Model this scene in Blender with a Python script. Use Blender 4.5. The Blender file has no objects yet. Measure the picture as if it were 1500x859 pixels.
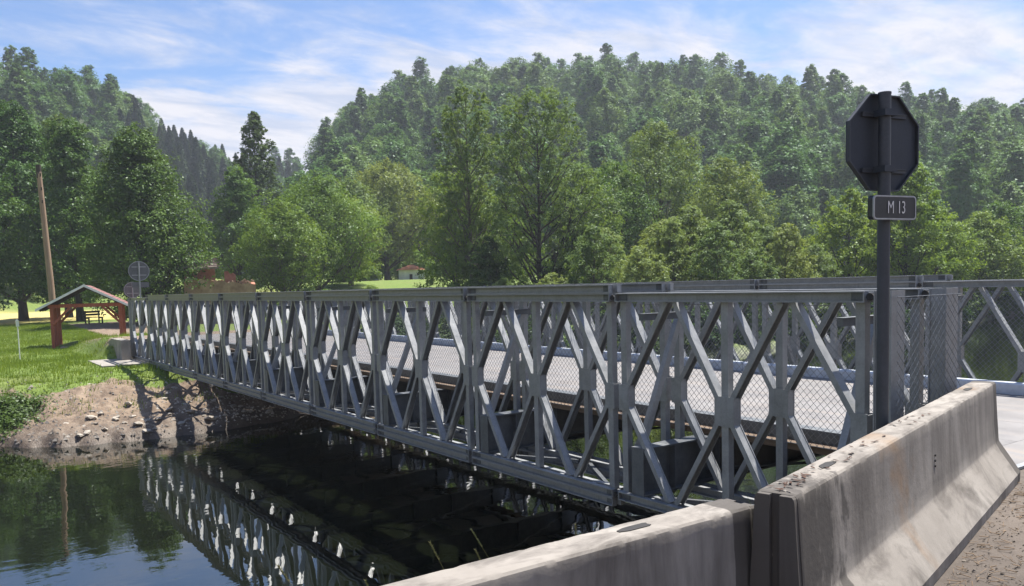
import bpy, math, random
import numpy as np
from mathutils import Vector, Matrix, Euler

# ------------------------------------------------------------------ camera, sky, sun, exposure
SC = bpy.context.scene
COL = SC.collection
random.seed(7)
CAM = np.array([-6.1949, -6.8007, 2.3282])
YAW, PITCH, ROLL = math.radians(34.9115), math.radians(-4.3928), math.radians(-1.5396)
cd = bpy.data.cameras.new('camera')
cam = bpy.data.objects.new('camera', cd)
COL.objects.link(cam)
cd.sensor_width = 36.0
cd.sensor_fit = 'HORIZONTAL'
cd.lens = 1207.37 / 1500 * 36.0
cd.shift_y = (509.58 - 429.5) / 1500
cd.clip_start, cd.clip_end = 0.05, 6000
fw = Vector((math.sin(YAW) * math.cos(PITCH), math.cos(YAW) * math.cos(PITCH), math.sin(PITCH)))
rt = Vector((math.cos(YAW), -math.sin(YAW), 0))
up = rt.cross(fw)
r2 = rt * math.cos(ROLL) + up * math.sin(ROLL)
u2 = -rt * math.sin(ROLL) + up * math.cos(ROLL)
cam.matrix_world = Matrix(((r2.x, u2.x, -fw.x, CAM[0]), (r2.y, u2.y, -fw.y, CAM[1]), (r2.z, u2.z, -fw.z, CAM[2]), (0, 0, 0, 1)))
SC.camera = cam

SUN_AZ, SUN_EL = math.radians(81), math.radians(66)     # azimuth clockwise from +Y
world = bpy.data.worlds.new('World')
SC.world = world
world.use_nodes = True
wn, wl = world.node_tree.nodes, world.node_tree.links
wn.clear()
out = wn.new('ShaderNodeOutputWorld')
bg = wn.new('ShaderNodeBackground')
bg.inputs['Strength'].default_value = 0.070
sky = wn.new('ShaderNodeTexSky')
sky.sky_type = 'NISHITA'
sky.sun_disc = False
sky.sun_elevation = SUN_EL
sky.sun_rotation = SUN_AZ
sky.air_density, sky.dust_density, sky.ozone_density = 1.0, 0.6, 1.5
tc = wn.new('ShaderNodeTexCoord')
sep = wn.new('ShaderNodeSeparateXYZ')
wl.new(tc.outputs['Generated'], sep.inputs[0])


def wmath(op, a, b=None, c=None):
    n = wn.new('ShaderNodeMath')
    n.operation = op
    for i, v in enumerate((a, b, c)):
        if v is None:
            continue
        if isinstance(v, (int, float)):
            n.inputs[i].default_value = v
        else:
            wl.new(v, n.inputs[i])
    return n.outputs[0]


den = wmath('ADD', wmath('MAXIMUM', sep.outputs[2], 0.0), 0.10)
comb = wn.new('ShaderNodeCombineXYZ')
wl.new(wmath('DIVIDE', sep.outputs[0], den), comb.inputs[0])
wl.new(wmath('DIVIDE', sep.outputs[1], den), comb.inputs[1])


def wnoise(scale, detail, off, rough=0.55, dist=0.3, stretch=(1, 1, 1), rotz=0.0):
    mp = wn.new('ShaderNodeMapping')
    mp.inputs['Location'].default_value = off
    mp.inputs['Rotation'].default_value = (0, 0, rotz)
    mp.inputs['Scale'].default_value = stretch
    wl.new(comb.outputs[0], mp.inputs[0])
    n = wn.new('ShaderNodeTexNoise')
    n.inputs['Scale'].default_value = scale
    n.inputs['Detail'].default_value = detail
    n.inputs['Roughness'].default_value = rough
    n.inputs['Distortion'].default_value = dist
    wl.new(mp.outputs[0], n.inputs['Vector'])
    return n.outputs['Fac']


n1 = wnoise(0.55, 8, (11.3, 4.1, 0), 0.6, 0.35, (1, 1.25, 1), 0.5)
n2 = wnoise(2.4, 8, (0.4, 5.2, 0), 0.62, 0.5, (1, 1.6, 1), 0.2)
cov = wmath('ADD', wmath('MULTIPLY', n1, 0.72), wmath('MULTIPLY', n2, 0.28))
low = wmath('SUBTRACT', 0.215, wmath('MULTIPLY', sep.outputs[2], 0.40))      # more cloud seen edge-on near the horizon
cov = wmath('ADD', cov, low)
mr = wn.new('ShaderNodeMapRange')
mr.interpolation_type = 'SMOOTHSTEP'
mr.inputs['From Min'].default_value = 0.49
mr.inputs['From Max'].default_value = 0.65
mr.inputs['To Max'].default_value = 0.94
wl.new(cov, mr.inputs['Value'])
n3 = wnoise(3.2, 6, (7, 2, 0), 0.6, 0.4, (1, 1.7, 1), 0.2)
ccol = wn.new('ShaderNodeMixRGB')
ccol.inputs[1].default_value = (4.1, 4.5, 5.6, 1)
ccol.inputs[2].default_value = (6.2, 6.05, 6.3, 1)
mr3 = wn.new('ShaderNodeMapRange')
mr3.inputs['From Min'].default_value, mr3.inputs['From Max'].default_value = 0.36, 0.6
wl.new(n3, mr3.inputs['Value'])
wl.new(mr3.outputs[0], ccol.inputs[0])
skyg = wn.new('ShaderNodeMixRGB')
skyg.blend_type = 'MULTIPLY'
skyg.inputs[0].default_value = 1
skyg.inputs[2].default_value = (0.74, 0.88, 1.10, 1)
wl.new(sky.outputs[0], skyg.inputs[1])
cm = wn.new('ShaderNodeMixRGB')
wl.new(mr.outputs[0], cm.inputs[0])
wl.new(skyg.outputs[0], cm.inputs[1])
wl.new(ccol.outputs[0], cm.inputs[2])
wl.new(cm.outputs[0], bg.inputs['Color'])
wl.new(bg.outputs[0], out.inputs[0])

sd = bpy.data.lights.new('sun', 'SUN')
sd.energy = 5.0
sd.angle = math.radians(0.55)
sd.color = (1.0, 0.95, 0.87)
sun = bpy.data.objects.new('sun', sd)
COL.objects.link(sun)
sdir = Vector((math.sin(SUN_AZ) * math.cos(SUN_EL), math.cos(SUN_AZ) * math.cos(SUN_EL), math.sin(SUN_EL)))
sun.rotation_euler = sdir.to_track_quat('Z', 'Y').to_euler()
sun.location = (20, 0, 40)

SC.view_settings.view_transform = 'Standard'
SC.view_settings.look = 'None'
SC.view_settings.exposure = 1.1
SC.view_settings.gamma = 1.0
SC.view_settings.use_curve_mapping = False
SC.cycles.use_denoising = True
SC.cycles.max_bounces = 8
SC.cycles.diffuse_bounces = 3
SC.cycles.glossy_bounces = 4
SC.cycles.transmission_bounces = 3
SC.cycles.volume_bounces = 0
SC.cycles.caustics_reflective = False
SC.cycles.caustics_refractive = False

# ------------------------------------------------------------------ helpers


class Geo:
    """collects boxes, bars, tubes and prisms; build() links them as one mesh object"""

    def __init__(self):
        self.v, self.f, self.m = [], [], []
        self.mi = 0

    def add(self, verts, faces):
        o = len(self.v)
        self.v += [tuple(p) for p in verts]
        self.f += [tuple(i + o for i in f) for f in faces]
        self.m += [self.mi] * len(faces)
        return self

    def box(self, x0, x1, y0, y1, z0, z1):
        return self.add([(x0, y0, z0), (x1, y0, z0), (x1, y1, z0), (x0, y1, z0), (x0, y0, z1), (x1, y0, z1), (x1, y1, z1), (x0, y1, z1)],
                        [(0, 3, 2, 1), (4, 5, 6, 7), (0, 1, 5, 4), (1, 2, 6, 5), (2, 3, 7, 6), (3, 0, 4, 7)])

    def bar(self, a, b, w, h, side=(1, 0, 0)):
        """box from a to b, w along side, h along the third axis"""
        a, b = Vector(a), Vector(b)
        d = (b - a).normalized()
        s = Vector(side)
        s = (s - d * s.dot(d)).normalized()
        t = d.cross(s)
        vs = []
        for p in (a, b):
            for i, j in ((-1, -1), (1, -1), (1, 1), (-1, 1)):
                vs.append(p + s * (w / 2 * i) + t * (h / 2 * j))
        return self.add(vs, [(3, 2, 1, 0), (4, 5, 6, 7), (0, 1, 5, 4), (1, 2, 6, 5), (2, 3, 7, 6), (3, 0, 4, 7)])

    def tube(self, pts, rad, n=8, cap=True):
        pts = [Vector(p) for p in pts]
        if isinstance(rad, (int, float)):
            rad = [rad] * len(pts)
        vs, fs = [], []
        ref = Vector((0.31, 0.17, 0.93))
        for k, p in enumerate(pts):
            d = (pts[min(k + 1, len(pts) - 1)] - pts[max(k - 1, 0)]).normalized()
            s = d.cross(ref)
            if s.length < 1e-3:
                s = d.cross(Vector((1, 0, 0)))
            s.normalize()
            t = d.cross(s)
            for i in range(n):
                a = 2 * math.pi * i / n
                vs.append(p + (s * math.cos(a) + t * math.sin(a)) * rad[k])
        for k in range(len(pts) - 1):
            for i in range(n):
                j = (i + 1) % n
                fs.append((k * n + i, k * n + j, (k + 1) * n + j, (k + 1) * n + i))
        if cap:
            fs.append(tuple(range(n - 1, -1, -1)))
            fs.append(tuple((len(pts) - 1) * n + i for i in range(n)))
        return self.add(vs, fs)

    def prism(self, poly, axis, a, b):
        """poly: 2D points; axis 'x' -> (y,z), 'y' -> (x,z), 'z' -> (x,y)"""
        def P(p, c):
            return {'x': (c, p[0], p[1]), 'y': (p[0], c, p[1]), 'z': (p[0], p[1], c)}[axis]
        n = len(poly)
        vs = [P(p, a) for p in poly] + [P(p, b) for p in poly]
        fs = [tuple(range(n - 1, -1, -1)), tuple(range(n, 2 * n))] + [(i, (i + 1) % n, n + (i + 1) % n, n + i) for i in range(n)]
        return self.add(vs, fs)

    def mesh(self, name, mats, smooth=False, fix=True):
        me = bpy.data.meshes.new(name)
        me.from_pydata(self.v, [], self.f)
        for m in (mats if isinstance(mats, (list, tuple)) else [mats]):
            me.materials.append(m)
        if any(self.m):
            me.polygons.foreach_set('material_index', self.m)
        if fix:
            import bmesh
            bm = bmesh.new()
            bm.from_mesh(me)
            bmesh.ops.recalc_face_normals(bm, faces=bm.faces)
            bm.to_mesh(me)
            bm.free()
        if smooth:
            me.polygons.foreach_set('use_smooth', [True] * len(me.polygons))
            me.set_sharp_from_angle(angle=math.radians(50))
        me.update()
        return me

    def build(self, name, mats, parent=None, smooth=False, **k):
        return link(name, self.mesh(name, mats, smooth), parent, **k)


def link(name, me, parent=None, loc=None, rot=None, scale=None):
    o = bpy.data.objects.new(name, me)
    COL.objects.link(o)
    if parent is not None:
        o.parent = parent
    if loc is not None:
        o.location = loc
    if rot is not None:
        o.rotation_euler = rot
    if scale is not None:
        o.scale = scale
    return o


def empty(name, loc=(0, 0, 0), rz=0.0, parent=None):
    o = link(name, None, parent, loc, (0, 0, rz))
    o.empty_display_size = 0.2
    return o


def tag(o, label=None, cat=None, group=None, kind=None):
    for k, v in (('label', label), ('category', cat), ('group', group), ('kind', kind)):
        if v:
            o[k] = v
    return o


def np_mesh(name, V, F, mats, smooth=False, midx=None):
    """V (n,3), F (m,k) arrays"""
    me = bpy.data.meshes.new(name)
    V = np.asarray(V, dtype=np.float32)
    F = np.asarray(F, dtype=np.int32)
    me.vertices.add(len(V))
    me.vertices.foreach_set('co', V.ravel())
    k = F.shape[1]
    me.loops.add(F.size)
    me.loops.foreach_set('vertex_index', F.ravel())
    me.polygons.add(len(F))
    me.polygons.foreach_set('loop_start', np.arange(0, F.size, k, dtype=np.int32))
    for m in (mats if isinstance(mats, (list, tuple)) else [mats]):
        me.materials.append(m)
    if midx is not None:
        me.polygons.foreach_set('material_index', np.asarray(midx, dtype=np.int32))
    if smooth:
        me.polygons.foreach_set('use_smooth', np.ones(len(F), dtype=bool))
    me.update(calc_edges=True)
    return me


def vnoise(x, y, seed=0):
    """smooth value noise on arrays"""
    xi, yi = np.floor(x).astype(np.int64), np.floor(y).astype(np.int64)
    xf, yf = x - xi, y - yi

    def h(a, b):
        n = (a * 374761393 + b * 668265263 + seed * 974711) & 0x7fffffff
        n = ((n ^ (n >> 13)) * 1274126177) & 0x7fffffff
        n = n ^ (n >> 16)
        return (n & 0xffff) / 65535.0
    u, v = xf * xf * (3 - 2 * xf), yf * yf * (3 - 2 * yf)
    return (h(xi, yi) * (1 - u) + h(xi + 1, yi) * u) * (1 - v) + (h(xi, yi + 1) * (1 - u) + h(xi + 1, yi + 1) * u) * v


def fbm(x, y, seed=0, o=4):
    s, a, t = 0, 0.5, 0
    for k in range(o):
        s = s + a * vnoise(x * 2 ** k + 13.7 * k, y * 2 ** k - 7.1 * k, seed + k)
        t += a
        a *= 0.5
    return s / t


def sstep(t):
    t = np.clip(t, 0, 1)
    return t * t * (3 - 2 * t)


# ------------------------------------------------------------------ materials
class Mat:
    def __init__(self, name):
        self.m = bpy.data.materials.new(name)
        self.m.use_nodes = True
        self.t = self.m.node_tree
        self.n, self.l = self.t.nodes, self.t.links
        self.p = self.n['Principled BSDF']
        self.out = self.n['Material Output']

    def coord(self, kind='Object', scale=(1, 1, 1), perobj=False):
        t = self.n.new('ShaderNodeTexCoord')
        mp = self.n.new('ShaderNodeMapping')
        mp.inputs['Scale'].default_value = scale
        self.l.new(t.outputs[kind], mp.inputs[0])
        if perobj:
            oi = self.n.new('ShaderNodeObjectInfo')
            mu = self.n.new('ShaderNodeMath')
            mu.operation = 'MULTIPLY'
            mu.inputs[1].default_value = 37.0
            self.l.new(oi.outputs['Random'], mu.inputs[0])
            self.l.new(mu.outputs[0], mp.inputs['Location'])
        return mp.outputs[0]

    def world(self, scale=(1, 1, 1)):
        g = self.n.new('ShaderNodeNewGeometry')
        mp = self.n.new('ShaderNodeMapping')
        mp.inputs['Scale'].default_value = scale
        self.l.new(g.outputs['Position'], mp.inputs[0])
        return mp.outputs[0]

    def noise(self, vec, scale, detail=4, rough=0.55, dist=0.0, out='Fac'):
        n = self.n.new('ShaderNodeTexNoise')
        n.inputs['Scale'].default_value = scale
        n.inputs['Detail'].default_value = detail
        n.inputs['Roughness'].default_value = rough
        n.inputs['Distortion'].default_value = dist
        self.l.new(vec, n.inputs['Vector'])
        return n.outputs[out]

    def ramp(self, fac, stops):
        r = self.n.new('ShaderNodeValToRGB')
        e = r.color_ramp.elements
        while len(e) < len(stops):
            e.new(0.5)
        for i, (p, c) in enumerate(stops):
            e[i].position = p
            e[i].color = tuple(c) + (1,) if len(c) == 3 else c
        self.l.new(fac, r.inputs[0])
        return r.outputs[0]

    def rng(self, v, a, b, c=0.0, d=1.0):
        r = self.n.new('ShaderNodeMapRange')
        for k, x in zip(('From Min', 'From Max', 'To Min', 'To Max'), (a, b, c, d)):
            r.inputs[k].default_value = x
        self.l.new(v, r.inputs['Value'])
        return r.outputs[0]

    def mix(self, fac, a, b, mode='MIX'):
        m = self.n.new('ShaderNodeMixRGB')
        m.blend_type = mode
        for i, v in ((0, fac), (1, a), (2, b)):
            if isinstance(v, (int, float)):
                m.inputs[i].default_value = v
            elif isinstance(v, (tuple, list)):
                m.inputs[i].default_value = tuple(v) + (1,) if len(v) == 3 else v
            else:
                self.l.new(v, m.inputs[i])
        return m.outputs[0]

    def math(self, op, a, b=None):
        m = self.n.new('ShaderNodeMath')
        m.operation = op
        for i, v in ((0, a), (1, b)):
            if v is None:
                continue
            if isinstance(v, (int, float)):
                m.inputs[i].default_value = v
            else:
                self.l.new(v, m.inputs[i])
        return m.outputs[0]

    def attr(self, name):
        a = self.n.new('ShaderNodeAttribute')
        a.attribute_name = name
        return a.outputs['Fac']

    def bump(self, h, strength=0.3, dist=0.02):
        b = self.n.new('ShaderNodeBump')
        b.inputs['Strength'].default_value = strength
        b.inputs['Distance'].default_value = dist
        self.l.new(h, b.inputs['Height'])
        self.l.new(b.outputs[0], self.p.inputs['Normal'])
        return b

    def set(self, **k):
        for key, v in k.items():
            s = self.p.inputs[{'base': 'Base Color', 'rough': 'Roughness', 'metal': 'Metallic', 'ior': 'IOR', 'spec': 'Specular IOR Level'}[key]]
            if isinstance(v, (int, float)):
                s.default_value = v
            elif isinstance(v, (tuple, list)):
                s.default_value = tuple(v) + (1,) if len(v) == 3 else v
            else:
                self.l.new(v, s)
        return self


def simple(name, c0, c1, scale=3.0, rough=0.7, metal=0.0, stretch=(1, 1, 1), bump=0.0, perobj=True, dist=0.01):
    M = Mat(name)
    v = M.coord('Object', stretch, perobj)
    n = M.noise(v, scale, 6, 0.6)
    M.set(base=M.ramp(n, [(0.3, c0), (0.7, c1)]), rough=rough, metal=metal)
    if bump:
        M.bump(M.noise(v, scale * 6, 4), bump, dist)
    return M.m


def steel_mat(name, c0, c1, metal=0.55, r0=0.38, r1=0.6):
    M = Mat(name)
    v = M.coord('Object', (1, 1, 1), True)
    n = M.noise(v, 7, 8, 0.65)
    sp = M.noise(v, 55, 3, 0.6)
    st = M.noise(M.coord('Object', (9, 9, 0.8), True), 3.0, 4, 0.6)
    c = M.ramp(n, [(0.28, c0), (0.7, c1)])
    c = M.mix(M.rng(sp, 0.45, 0.75, 0, 0.30), c, tuple(min(1, x * 1.25) for x in c1))
    c = M.mix(M.rng(st, 0.56, 0.8, 0, 0.35), c, tuple(x * 0.62 for x in c0))
    M.set(base=c, metal=metal, rough=M.rng(n, 0.3, 0.7, r0, r1))
    M.bump(sp, 0.05, 0.004)
    return M.m


def leaf_mat(name, c0, c1, trans=0.35, yellow=0.25, big=0.25):
    M = Mat(name)
    g = M.n.new('ShaderNodeNewGeometry')
    oi = M.n.new('ShaderNodeObjectInfo')
    v = M.coord('Object', (1, 1, 1), True)
    n = M.noise(v, big, 3, 0.6)
    f = M.math('ADD', M.math('MULTIPLY', g.outputs['Random Per Island'], 0.55), M.math('MULTIPLY', M.rng(n, 0.3, 0.7), 0.45))
    c = M.mix(f, c0, c1)
    hs = M.n.new('ShaderNodeHueSaturation')
    M.l.new(M.rng(oi.outputs['Random'], 0, 1, 0.478, 0.518), hs.inputs['Hue'])
    M.l.new(M.rng(oi.outputs['Random'], 0, 1, 1.2, 0.82), hs.inputs['Value'])
    hs.inputs['Saturation'].default_value = 1.0
    M.l.new(c, hs.inputs['Color'])
    c = hs.outputs[0]
    d = M.n.new('ShaderNodeBsdfDiffuse')
    M.l.new(c, d.inputs[0])
    t = M.n.new('ShaderNodeBsdfTranslucent')
    M.l.new(M.mix(1.0, c, (1.25, 1.15, 0.55), 'MULTIPLY'), t.inputs[0])
    m1 = M.n.new('ShaderNodeMixShader')
    m1.inputs[0].default_value = trans
    M.l.new(d.outputs[0], m1.inputs[1])
    M.l.new(t.outputs[0], m1.inputs[2])
    gl = M.n.new('ShaderNodeBsdfGlossy')
    gl.inputs['Roughness'].default_value = 0.45
    gl.inputs[0].default_value = (0.8, 0.85, 0.9, 1)
    m2 = M.n.new('ShaderNodeMixShader')
    m2.inputs[0].default_value = 0.018
    M.l.new(m1.outputs[0], m2.inputs[1])
    M.l.new(gl.outputs[0], m2.inputs[2])
    M.l.new(m2.outputs[0], M.out.inputs[0])
    return M.m


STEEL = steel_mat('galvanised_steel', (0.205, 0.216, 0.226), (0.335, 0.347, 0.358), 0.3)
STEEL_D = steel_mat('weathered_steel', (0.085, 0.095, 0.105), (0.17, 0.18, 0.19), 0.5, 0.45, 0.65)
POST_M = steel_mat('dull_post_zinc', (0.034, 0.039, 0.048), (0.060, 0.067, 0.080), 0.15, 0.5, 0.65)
DARK = simple('recess_shade', (0.012, 0.012, 0.013), (0.03, 0.028, 0.026), 12, 0.8)  # shade inside holes and openings, put into the colour
WIRE = simple('fence_wire', (0.13, 0.14, 0.15), (0.24, 0.25, 0.26), 20, 0.5, 0.5)
TIMBER = simple('weathered_timber', (0.085, 0.055, 0.036), (0.19, 0.135, 0.09), 3, 0.85, 0, (6, 0.6, 6), 0.3)
REDWOOD = simple('stained_red_timber', (0.20, 0.045, 0.022), (0.36, 0.09, 0.042), 4, 0.6, 0, (5, 5, 0.7), 0.2)
ROOFING = simple('roof_shingle', (0.15, 0.065, 0.06), (0.25, 0.125, 0.115), 6, 0.9, 0, (1, 1, 1), 0.4)
TRIM = simple('roof_edge_metal', (0.55, 0.58, 0.6), (0.72, 0.74, 0.75), 5, 0.45, 0.2)
DARKWOOD = simple('dark_wood', (0.02, 0.014, 0.01), (0.05, 0.035, 0.025), 5, 0.8)
POLEWOOD = simple('old_pole_wood', (0.20, 0.13, 0.085), (0.36, 0.26, 0.18), 3, 0.85, 0, (6, 6, 0.35), 0.4)
BARK = simple('bark', (0.05, 0.04, 0.03), (0.13, 0.105, 0.08), 5, 0.95, 0, (3, 3, 0.6), 0.6, True, 0.05)
BARK_D = simple('dark_bark', (0.022, 0.018, 0.014), (0.06, 0.048, 0.038), 5, 0.95, 0, (3, 3, 0.6), 0.6, True, 0.05)
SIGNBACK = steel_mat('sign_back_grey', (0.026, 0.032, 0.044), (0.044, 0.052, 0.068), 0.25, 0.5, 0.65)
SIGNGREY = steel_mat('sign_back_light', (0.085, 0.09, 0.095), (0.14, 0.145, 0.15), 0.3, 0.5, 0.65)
RIM = simple('sign_rim', (0.30, 0.31, 0.33), (0.42, 0.43, 0.45), 20, 0.45, 0.5)
PLATE = simple('plate_black_blue', (0.012, 0.014, 0.02), (0.022, 0.025, 0.034), 20, 0.35)
WHITE = simple('white_print', (0.62, 0.62, 0.62), (0.78, 0.78, 0.77), 30, 0.5)
MARKW = simple('white_marker_plastic', (0.62, 0.62, 0.6), (0.78, 0.78, 0.76), 8, 0.5)
ROCK = simple('rock', (0.22, 0.19, 0.15), (0.52, 0.47, 0.40), 5, 0.9, 0, (1, 1, 1), 0.5, True, 0.02)
STICK = simple('dead_twig', (0.10, 0.07, 0.045), (0.28, 0.20, 0.13), 9, 0.9)
PEBBLE = simple('road_pebble', (0.07, 0.058, 0.047), (0.20, 0.17, 0.14), 9, 0.9)
RUST = simple('dead_leaf', (0.025, 0.014, 0.010), (0.09, 0.042, 0.024), 30, 0.9)
GRASSM = leaf_mat('grass_blade', (0.13, 0.20, 0.024), (0.27, 0.35, 0.06), 0.4)
STRAW = leaf_mat('straw_stalk', (0.08, 0.10, 0.035), (0.22, 0.20, 0.10), 0.3)
WEED = leaf_mat('weed_leaf', (0.035, 0.075, 0.015), (0.085, 0.15, 0.03), 0.35)
LINDEN = leaf_mat('linden_leaf', (0.028, 0.072, 0.011), (0.10, 0.18, 0.03), 0.26)
OLIVE = leaf_mat('fresh_leaf', (0.070, 0.135, 0.017), (0.175, 0.27, 0.044), 0.38)
POPLAR = leaf_mat('poplar_leaf', (0.085, 0.14, 0.028), (0.19, 0.26, 0.065), 0.38)
POPLAR2 = leaf_mat('pale_poplar_leaf', (0.105, 0.165, 0.036), (0.23, 0.305, 0.085), 0.45)
WILLOW = leaf_mat('willow_leaf', (0.10, 0.165, 0.036), (0.22, 0.30, 0.085), 0.38)
MAPLE = leaf_mat('maple_leaf', (0.075, 0.155, 0.018), (0.19, 0.30, 0.05), 0.42)
DEEP = leaf_mat('deep_green_leaf', (0.026, 0.06, 0.010), (0.08, 0.14, 0.026), 0.28)  # dark green foliage colour of its own
HILL = leaf_mat('hill_leaf', (0.050, 0.115, 0.024), (0.135, 0.235, 0.052), 0.25, 0.2, 0.12)
NEEDLE = leaf_mat('spruce_needle', (0.018, 0.044, 0.014), (0.052, 0.095, 0.028), 0.12)


def deck_mat():
    M = Mat('deck_plate')
    v = M.coord('Object', (1, 1, 1), True)
    n = M.noise(v, 2.2, 7, 0.65)
    w = M.noise(M.coord('Object', (4, 0.35, 1), True), 1.4, 5, 0.6)
    c = M.ramp(n, [(0.3, (0.145, 0.138, 0.137)), (0.7, (0.225, 0.216, 0.214))])
    c = M.mix(M.rng(w, 0.5, 0.72, 0, 0.45), c, (0.27, 0.22, 0.175))
    M.set(base=c, rough=M.rng(n, 0.3, 0.7, 0.55, 0.75), metal=0.1)
    M.bump(M.noise(v, 60, 2), 0.25, 0.01)
    return M.m


def kerb_mat():
    M = Mat('painted_kerb')
    v = M.coord('Object', (1, 1, 1), True)
    n = M.noise(v, 4, 7, 0.65)
    c = M.ramp(n, [(0.28, (0.36, 0.40, 0.45)), (0.62, (0.56, 0.60, 0.66))])
    s = M.noise(v, 18, 5, 0.7)
    c = M.mix(M.rng(s, 0.6, 0.75, 0, 0.7), c, (0.22, 0.20, 0.19))
    M.set(base=c, rough=0.55, metal=0.15)
    return M.m


def concrete_mat():
    M = Mat('stained_concrete')
    o = M.coord('Object', (1, 1, 1), True)
    n = M.noise(o, 1.6, 8, 0.62)
    fine = M.noise(o, 24, 6, 0.65)
    c = M.ramp(n, [(0.25, (0.19, 0.17, 0.148)), (0.55, (0.28, 0.255, 0.226)), (0.8, (0.36, 0.335, 0.30))])
    st = M.noise(M.coord('Object', (2.2, 5, 0.30), True), 1.3, 7, 0.66, 0.5)      # vertical run-off streaks
    c = M.mix(M.rng(st, 0.45, 0.66, 0, 0.8), c, (0.085, 0.074, 0.064))
    ru = M.noise(o, 0.9, 4, 0.6, 0.6)
    c = M.mix(M.rng(ru, 0.58, 0.68, 0, 0.6), c, (0.27, 0.165, 0.085))
    c = M.mix(M.rng(fine, 0.62, 0.80, 0, 0.55), c, (0.13, 0.115, 0.10))
    e = M.attr('end_dark')  # mask for the darker tone at both barrier ends
    wn_ = M.noise(M.coord('Object', (4, 4, 1.2), True), 2.2, 6, 0.65, 0.6)
    c = M.mix(M.math('MULTIPLY', M.rng(M.math('ADD', e, M.rng(wn_, 0.25, 0.75, -0.55, 0.55)), 0.50, 0.72), 0.86), c, (0.060, 0.053, 0.047))
    M.set(base=c, rough=0.9)
    M.bump(M.math('ADD', fine, M.math('MULTIPLY', M.noise(o, 6, 5), 1.5)), 0.22, 0.006)
    return M.m


DECK, KERB, CONC = deck_mat(), kerb_mat(), concrete_mat()
PLAINCONC = simple('plain_concrete', (0.20, 0.185, 0.165), (0.34, 0.315, 0.28), 2.5, 0.9, 0, (1, 1, 1), 0.4)
BRICKM = simple('old_red_brick', (0.27, 0.10, 0.06), (0.45, 0.20, 0.125), 3, 0.9, 0, (1, 1, 1), 0.4)
PLASTER = simple('flaking_plaster', (0.17, 0.095, 0.062), (0.36, 0.25, 0.165), 1.6, 0.9)
WHITEWALL = simple('dirty_whitewash', (0.55, 0.54, 0.53), (0.82, 0.81, 0.80), 1.2, 0.9, 0, (1, 1, 0.6))
TILE = simple('clay_roof_tile', (0.33, 0.13, 0.07), (0.52, 0.25, 0.15), 2.5, 0.85)
OLDTILE = simple('grey_old_tile', (0.16, 0.12, 0.10), (0.30, 0.24, 0.20), 2.5, 0.9)


def ground_mat():
    M = Mat('ground_cover')
    w = M.world()
    n1 = M.noise(w, 0.35, 6, 0.6)
    n2 = M.noise(w, 3.0, 6, 0.65)
    n3 = M.noise(w, 14.0, 5, 0.65)
    grass = M.ramp(n2, [(0.25, (0.075, 0.13, 0.018)), (0.5, (0.12, 0.18, 0.028)), (0.75, (0.17, 0.22, 0.045))])
    grass = M.mix(M.rng(n1, 0.45, 0.7, 0, 0.5), grass, (0.15, 0.155, 0.05))
    dirt = M.ramp(n2, [(0.25, (0.10, 0.068, 0.045)), (0.5, (0.205, 0.150, 0.105)), (0.78, (0.33, 0.26, 0.19))])
    dirt = M.mix(M.rng(n3, 0.5, 0.72, 0, 0.6), dirt, (0.075, 0.052, 0.036))
    field = M.ramp(n2, [(0.3, (0.40, 0.33, 0.10)), (0.7, (0.56, 0.47, 0.18))])
    forest = M.ramp(n2, [(0.3, (0.018, 0.030, 0.012)), (0.7, (0.045, 0.060, 0.022))])
    d = M.math('ADD', M.attr('dirt'), M.rng(n3, 0.2, 0.8, -0.28, 0.28))
    c = M.mix(M.rng(d, 0.38, 0.62), grass, dirt)
    c = M.mix(M.attr('field'), c, field)
    c = M.mix(M.attr('forest'), c, forest)
    wet = M.attr('wet')
    c = M.mix(M.math('MULTIPLY', wet, 0.65), c, (0.03, 0.022, 0.016))
    M.set(base=c, rough=M.rng(wet, 0, 1, 0.95, 0.5))
    M.bump(M.math('ADD', n3, M.math('MULTIPLY', n2, 0.6)), 0.6, 0.06)
    return M.m


def road_mat():
    M = Mat('dusty_asphalt')
    w = M.world()
    n1 = M.noise(w, 0.8, 6, 0.6)
    n2 = M.noise(w, 9.0, 6, 0.7)
    n3 = M.noise(w, 60.0, 3, 0.7)
    c = M.ramp(n1, [(0.3, (0.062, 0.050, 0.041)), (0.7, (0.125, 0.102, 0.084))])
    c = M.mix(M.rng(n2, 0.48, 0.7, 0, 0.55), c, (0.045, 0.034, 0.027))
    c = M.mix(M.rng(n3, 0.58, 0.78, 0, 0.5), c, (0.20, 0.17, 0.145))
    M.set(base=c, rough=0.92)
    M.bump(M.math('ADD', n3, n2), 0.5, 0.012)
    return M.m


def water_mat():
    M = Mat('river_water')
    w = M.world()
    big = M.rng(M.noise(w, 0.14, 3, 0.5), 0.42, 0.62, 0.05, 1.0)
    a = M.noise(M.world((1.0, 1.5, 1)), 3.4, 3, 0.5, 0.3)
    b = M.noise(M.world((1.0, 1.3, 1)), 0.9, 2, 0.5)
    h = M.math('ADD', M.math('MULTIPLY', M.math('MULTIPLY', a, big), 0.55), M.math('MULTIPLY', b, 0.6))
    M.set(base=(0.0045, 0.006, 0.003), rough=0.01, ior=2.45)
    M.bump(h, 0.15, 0.05)
    return M.m


GROUND, ROAD, WATER = ground_mat(), road_mat(), water_mat()

# ------------------------------------------------------------------ terrain
WZ = -1.6
FX = np.array([-400, -60, -20, -8, -5, -3.7, -2.2, -1.1, 0.9, 4, 10, 30, 62, 120, 400.])
FY = np.array([60, 26, 20.5, 19.6, 18.8, 17.6, 16.9, 17.1, 17.5, 18.2, 19.2, 21.5, 26, 33, 60.])


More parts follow.
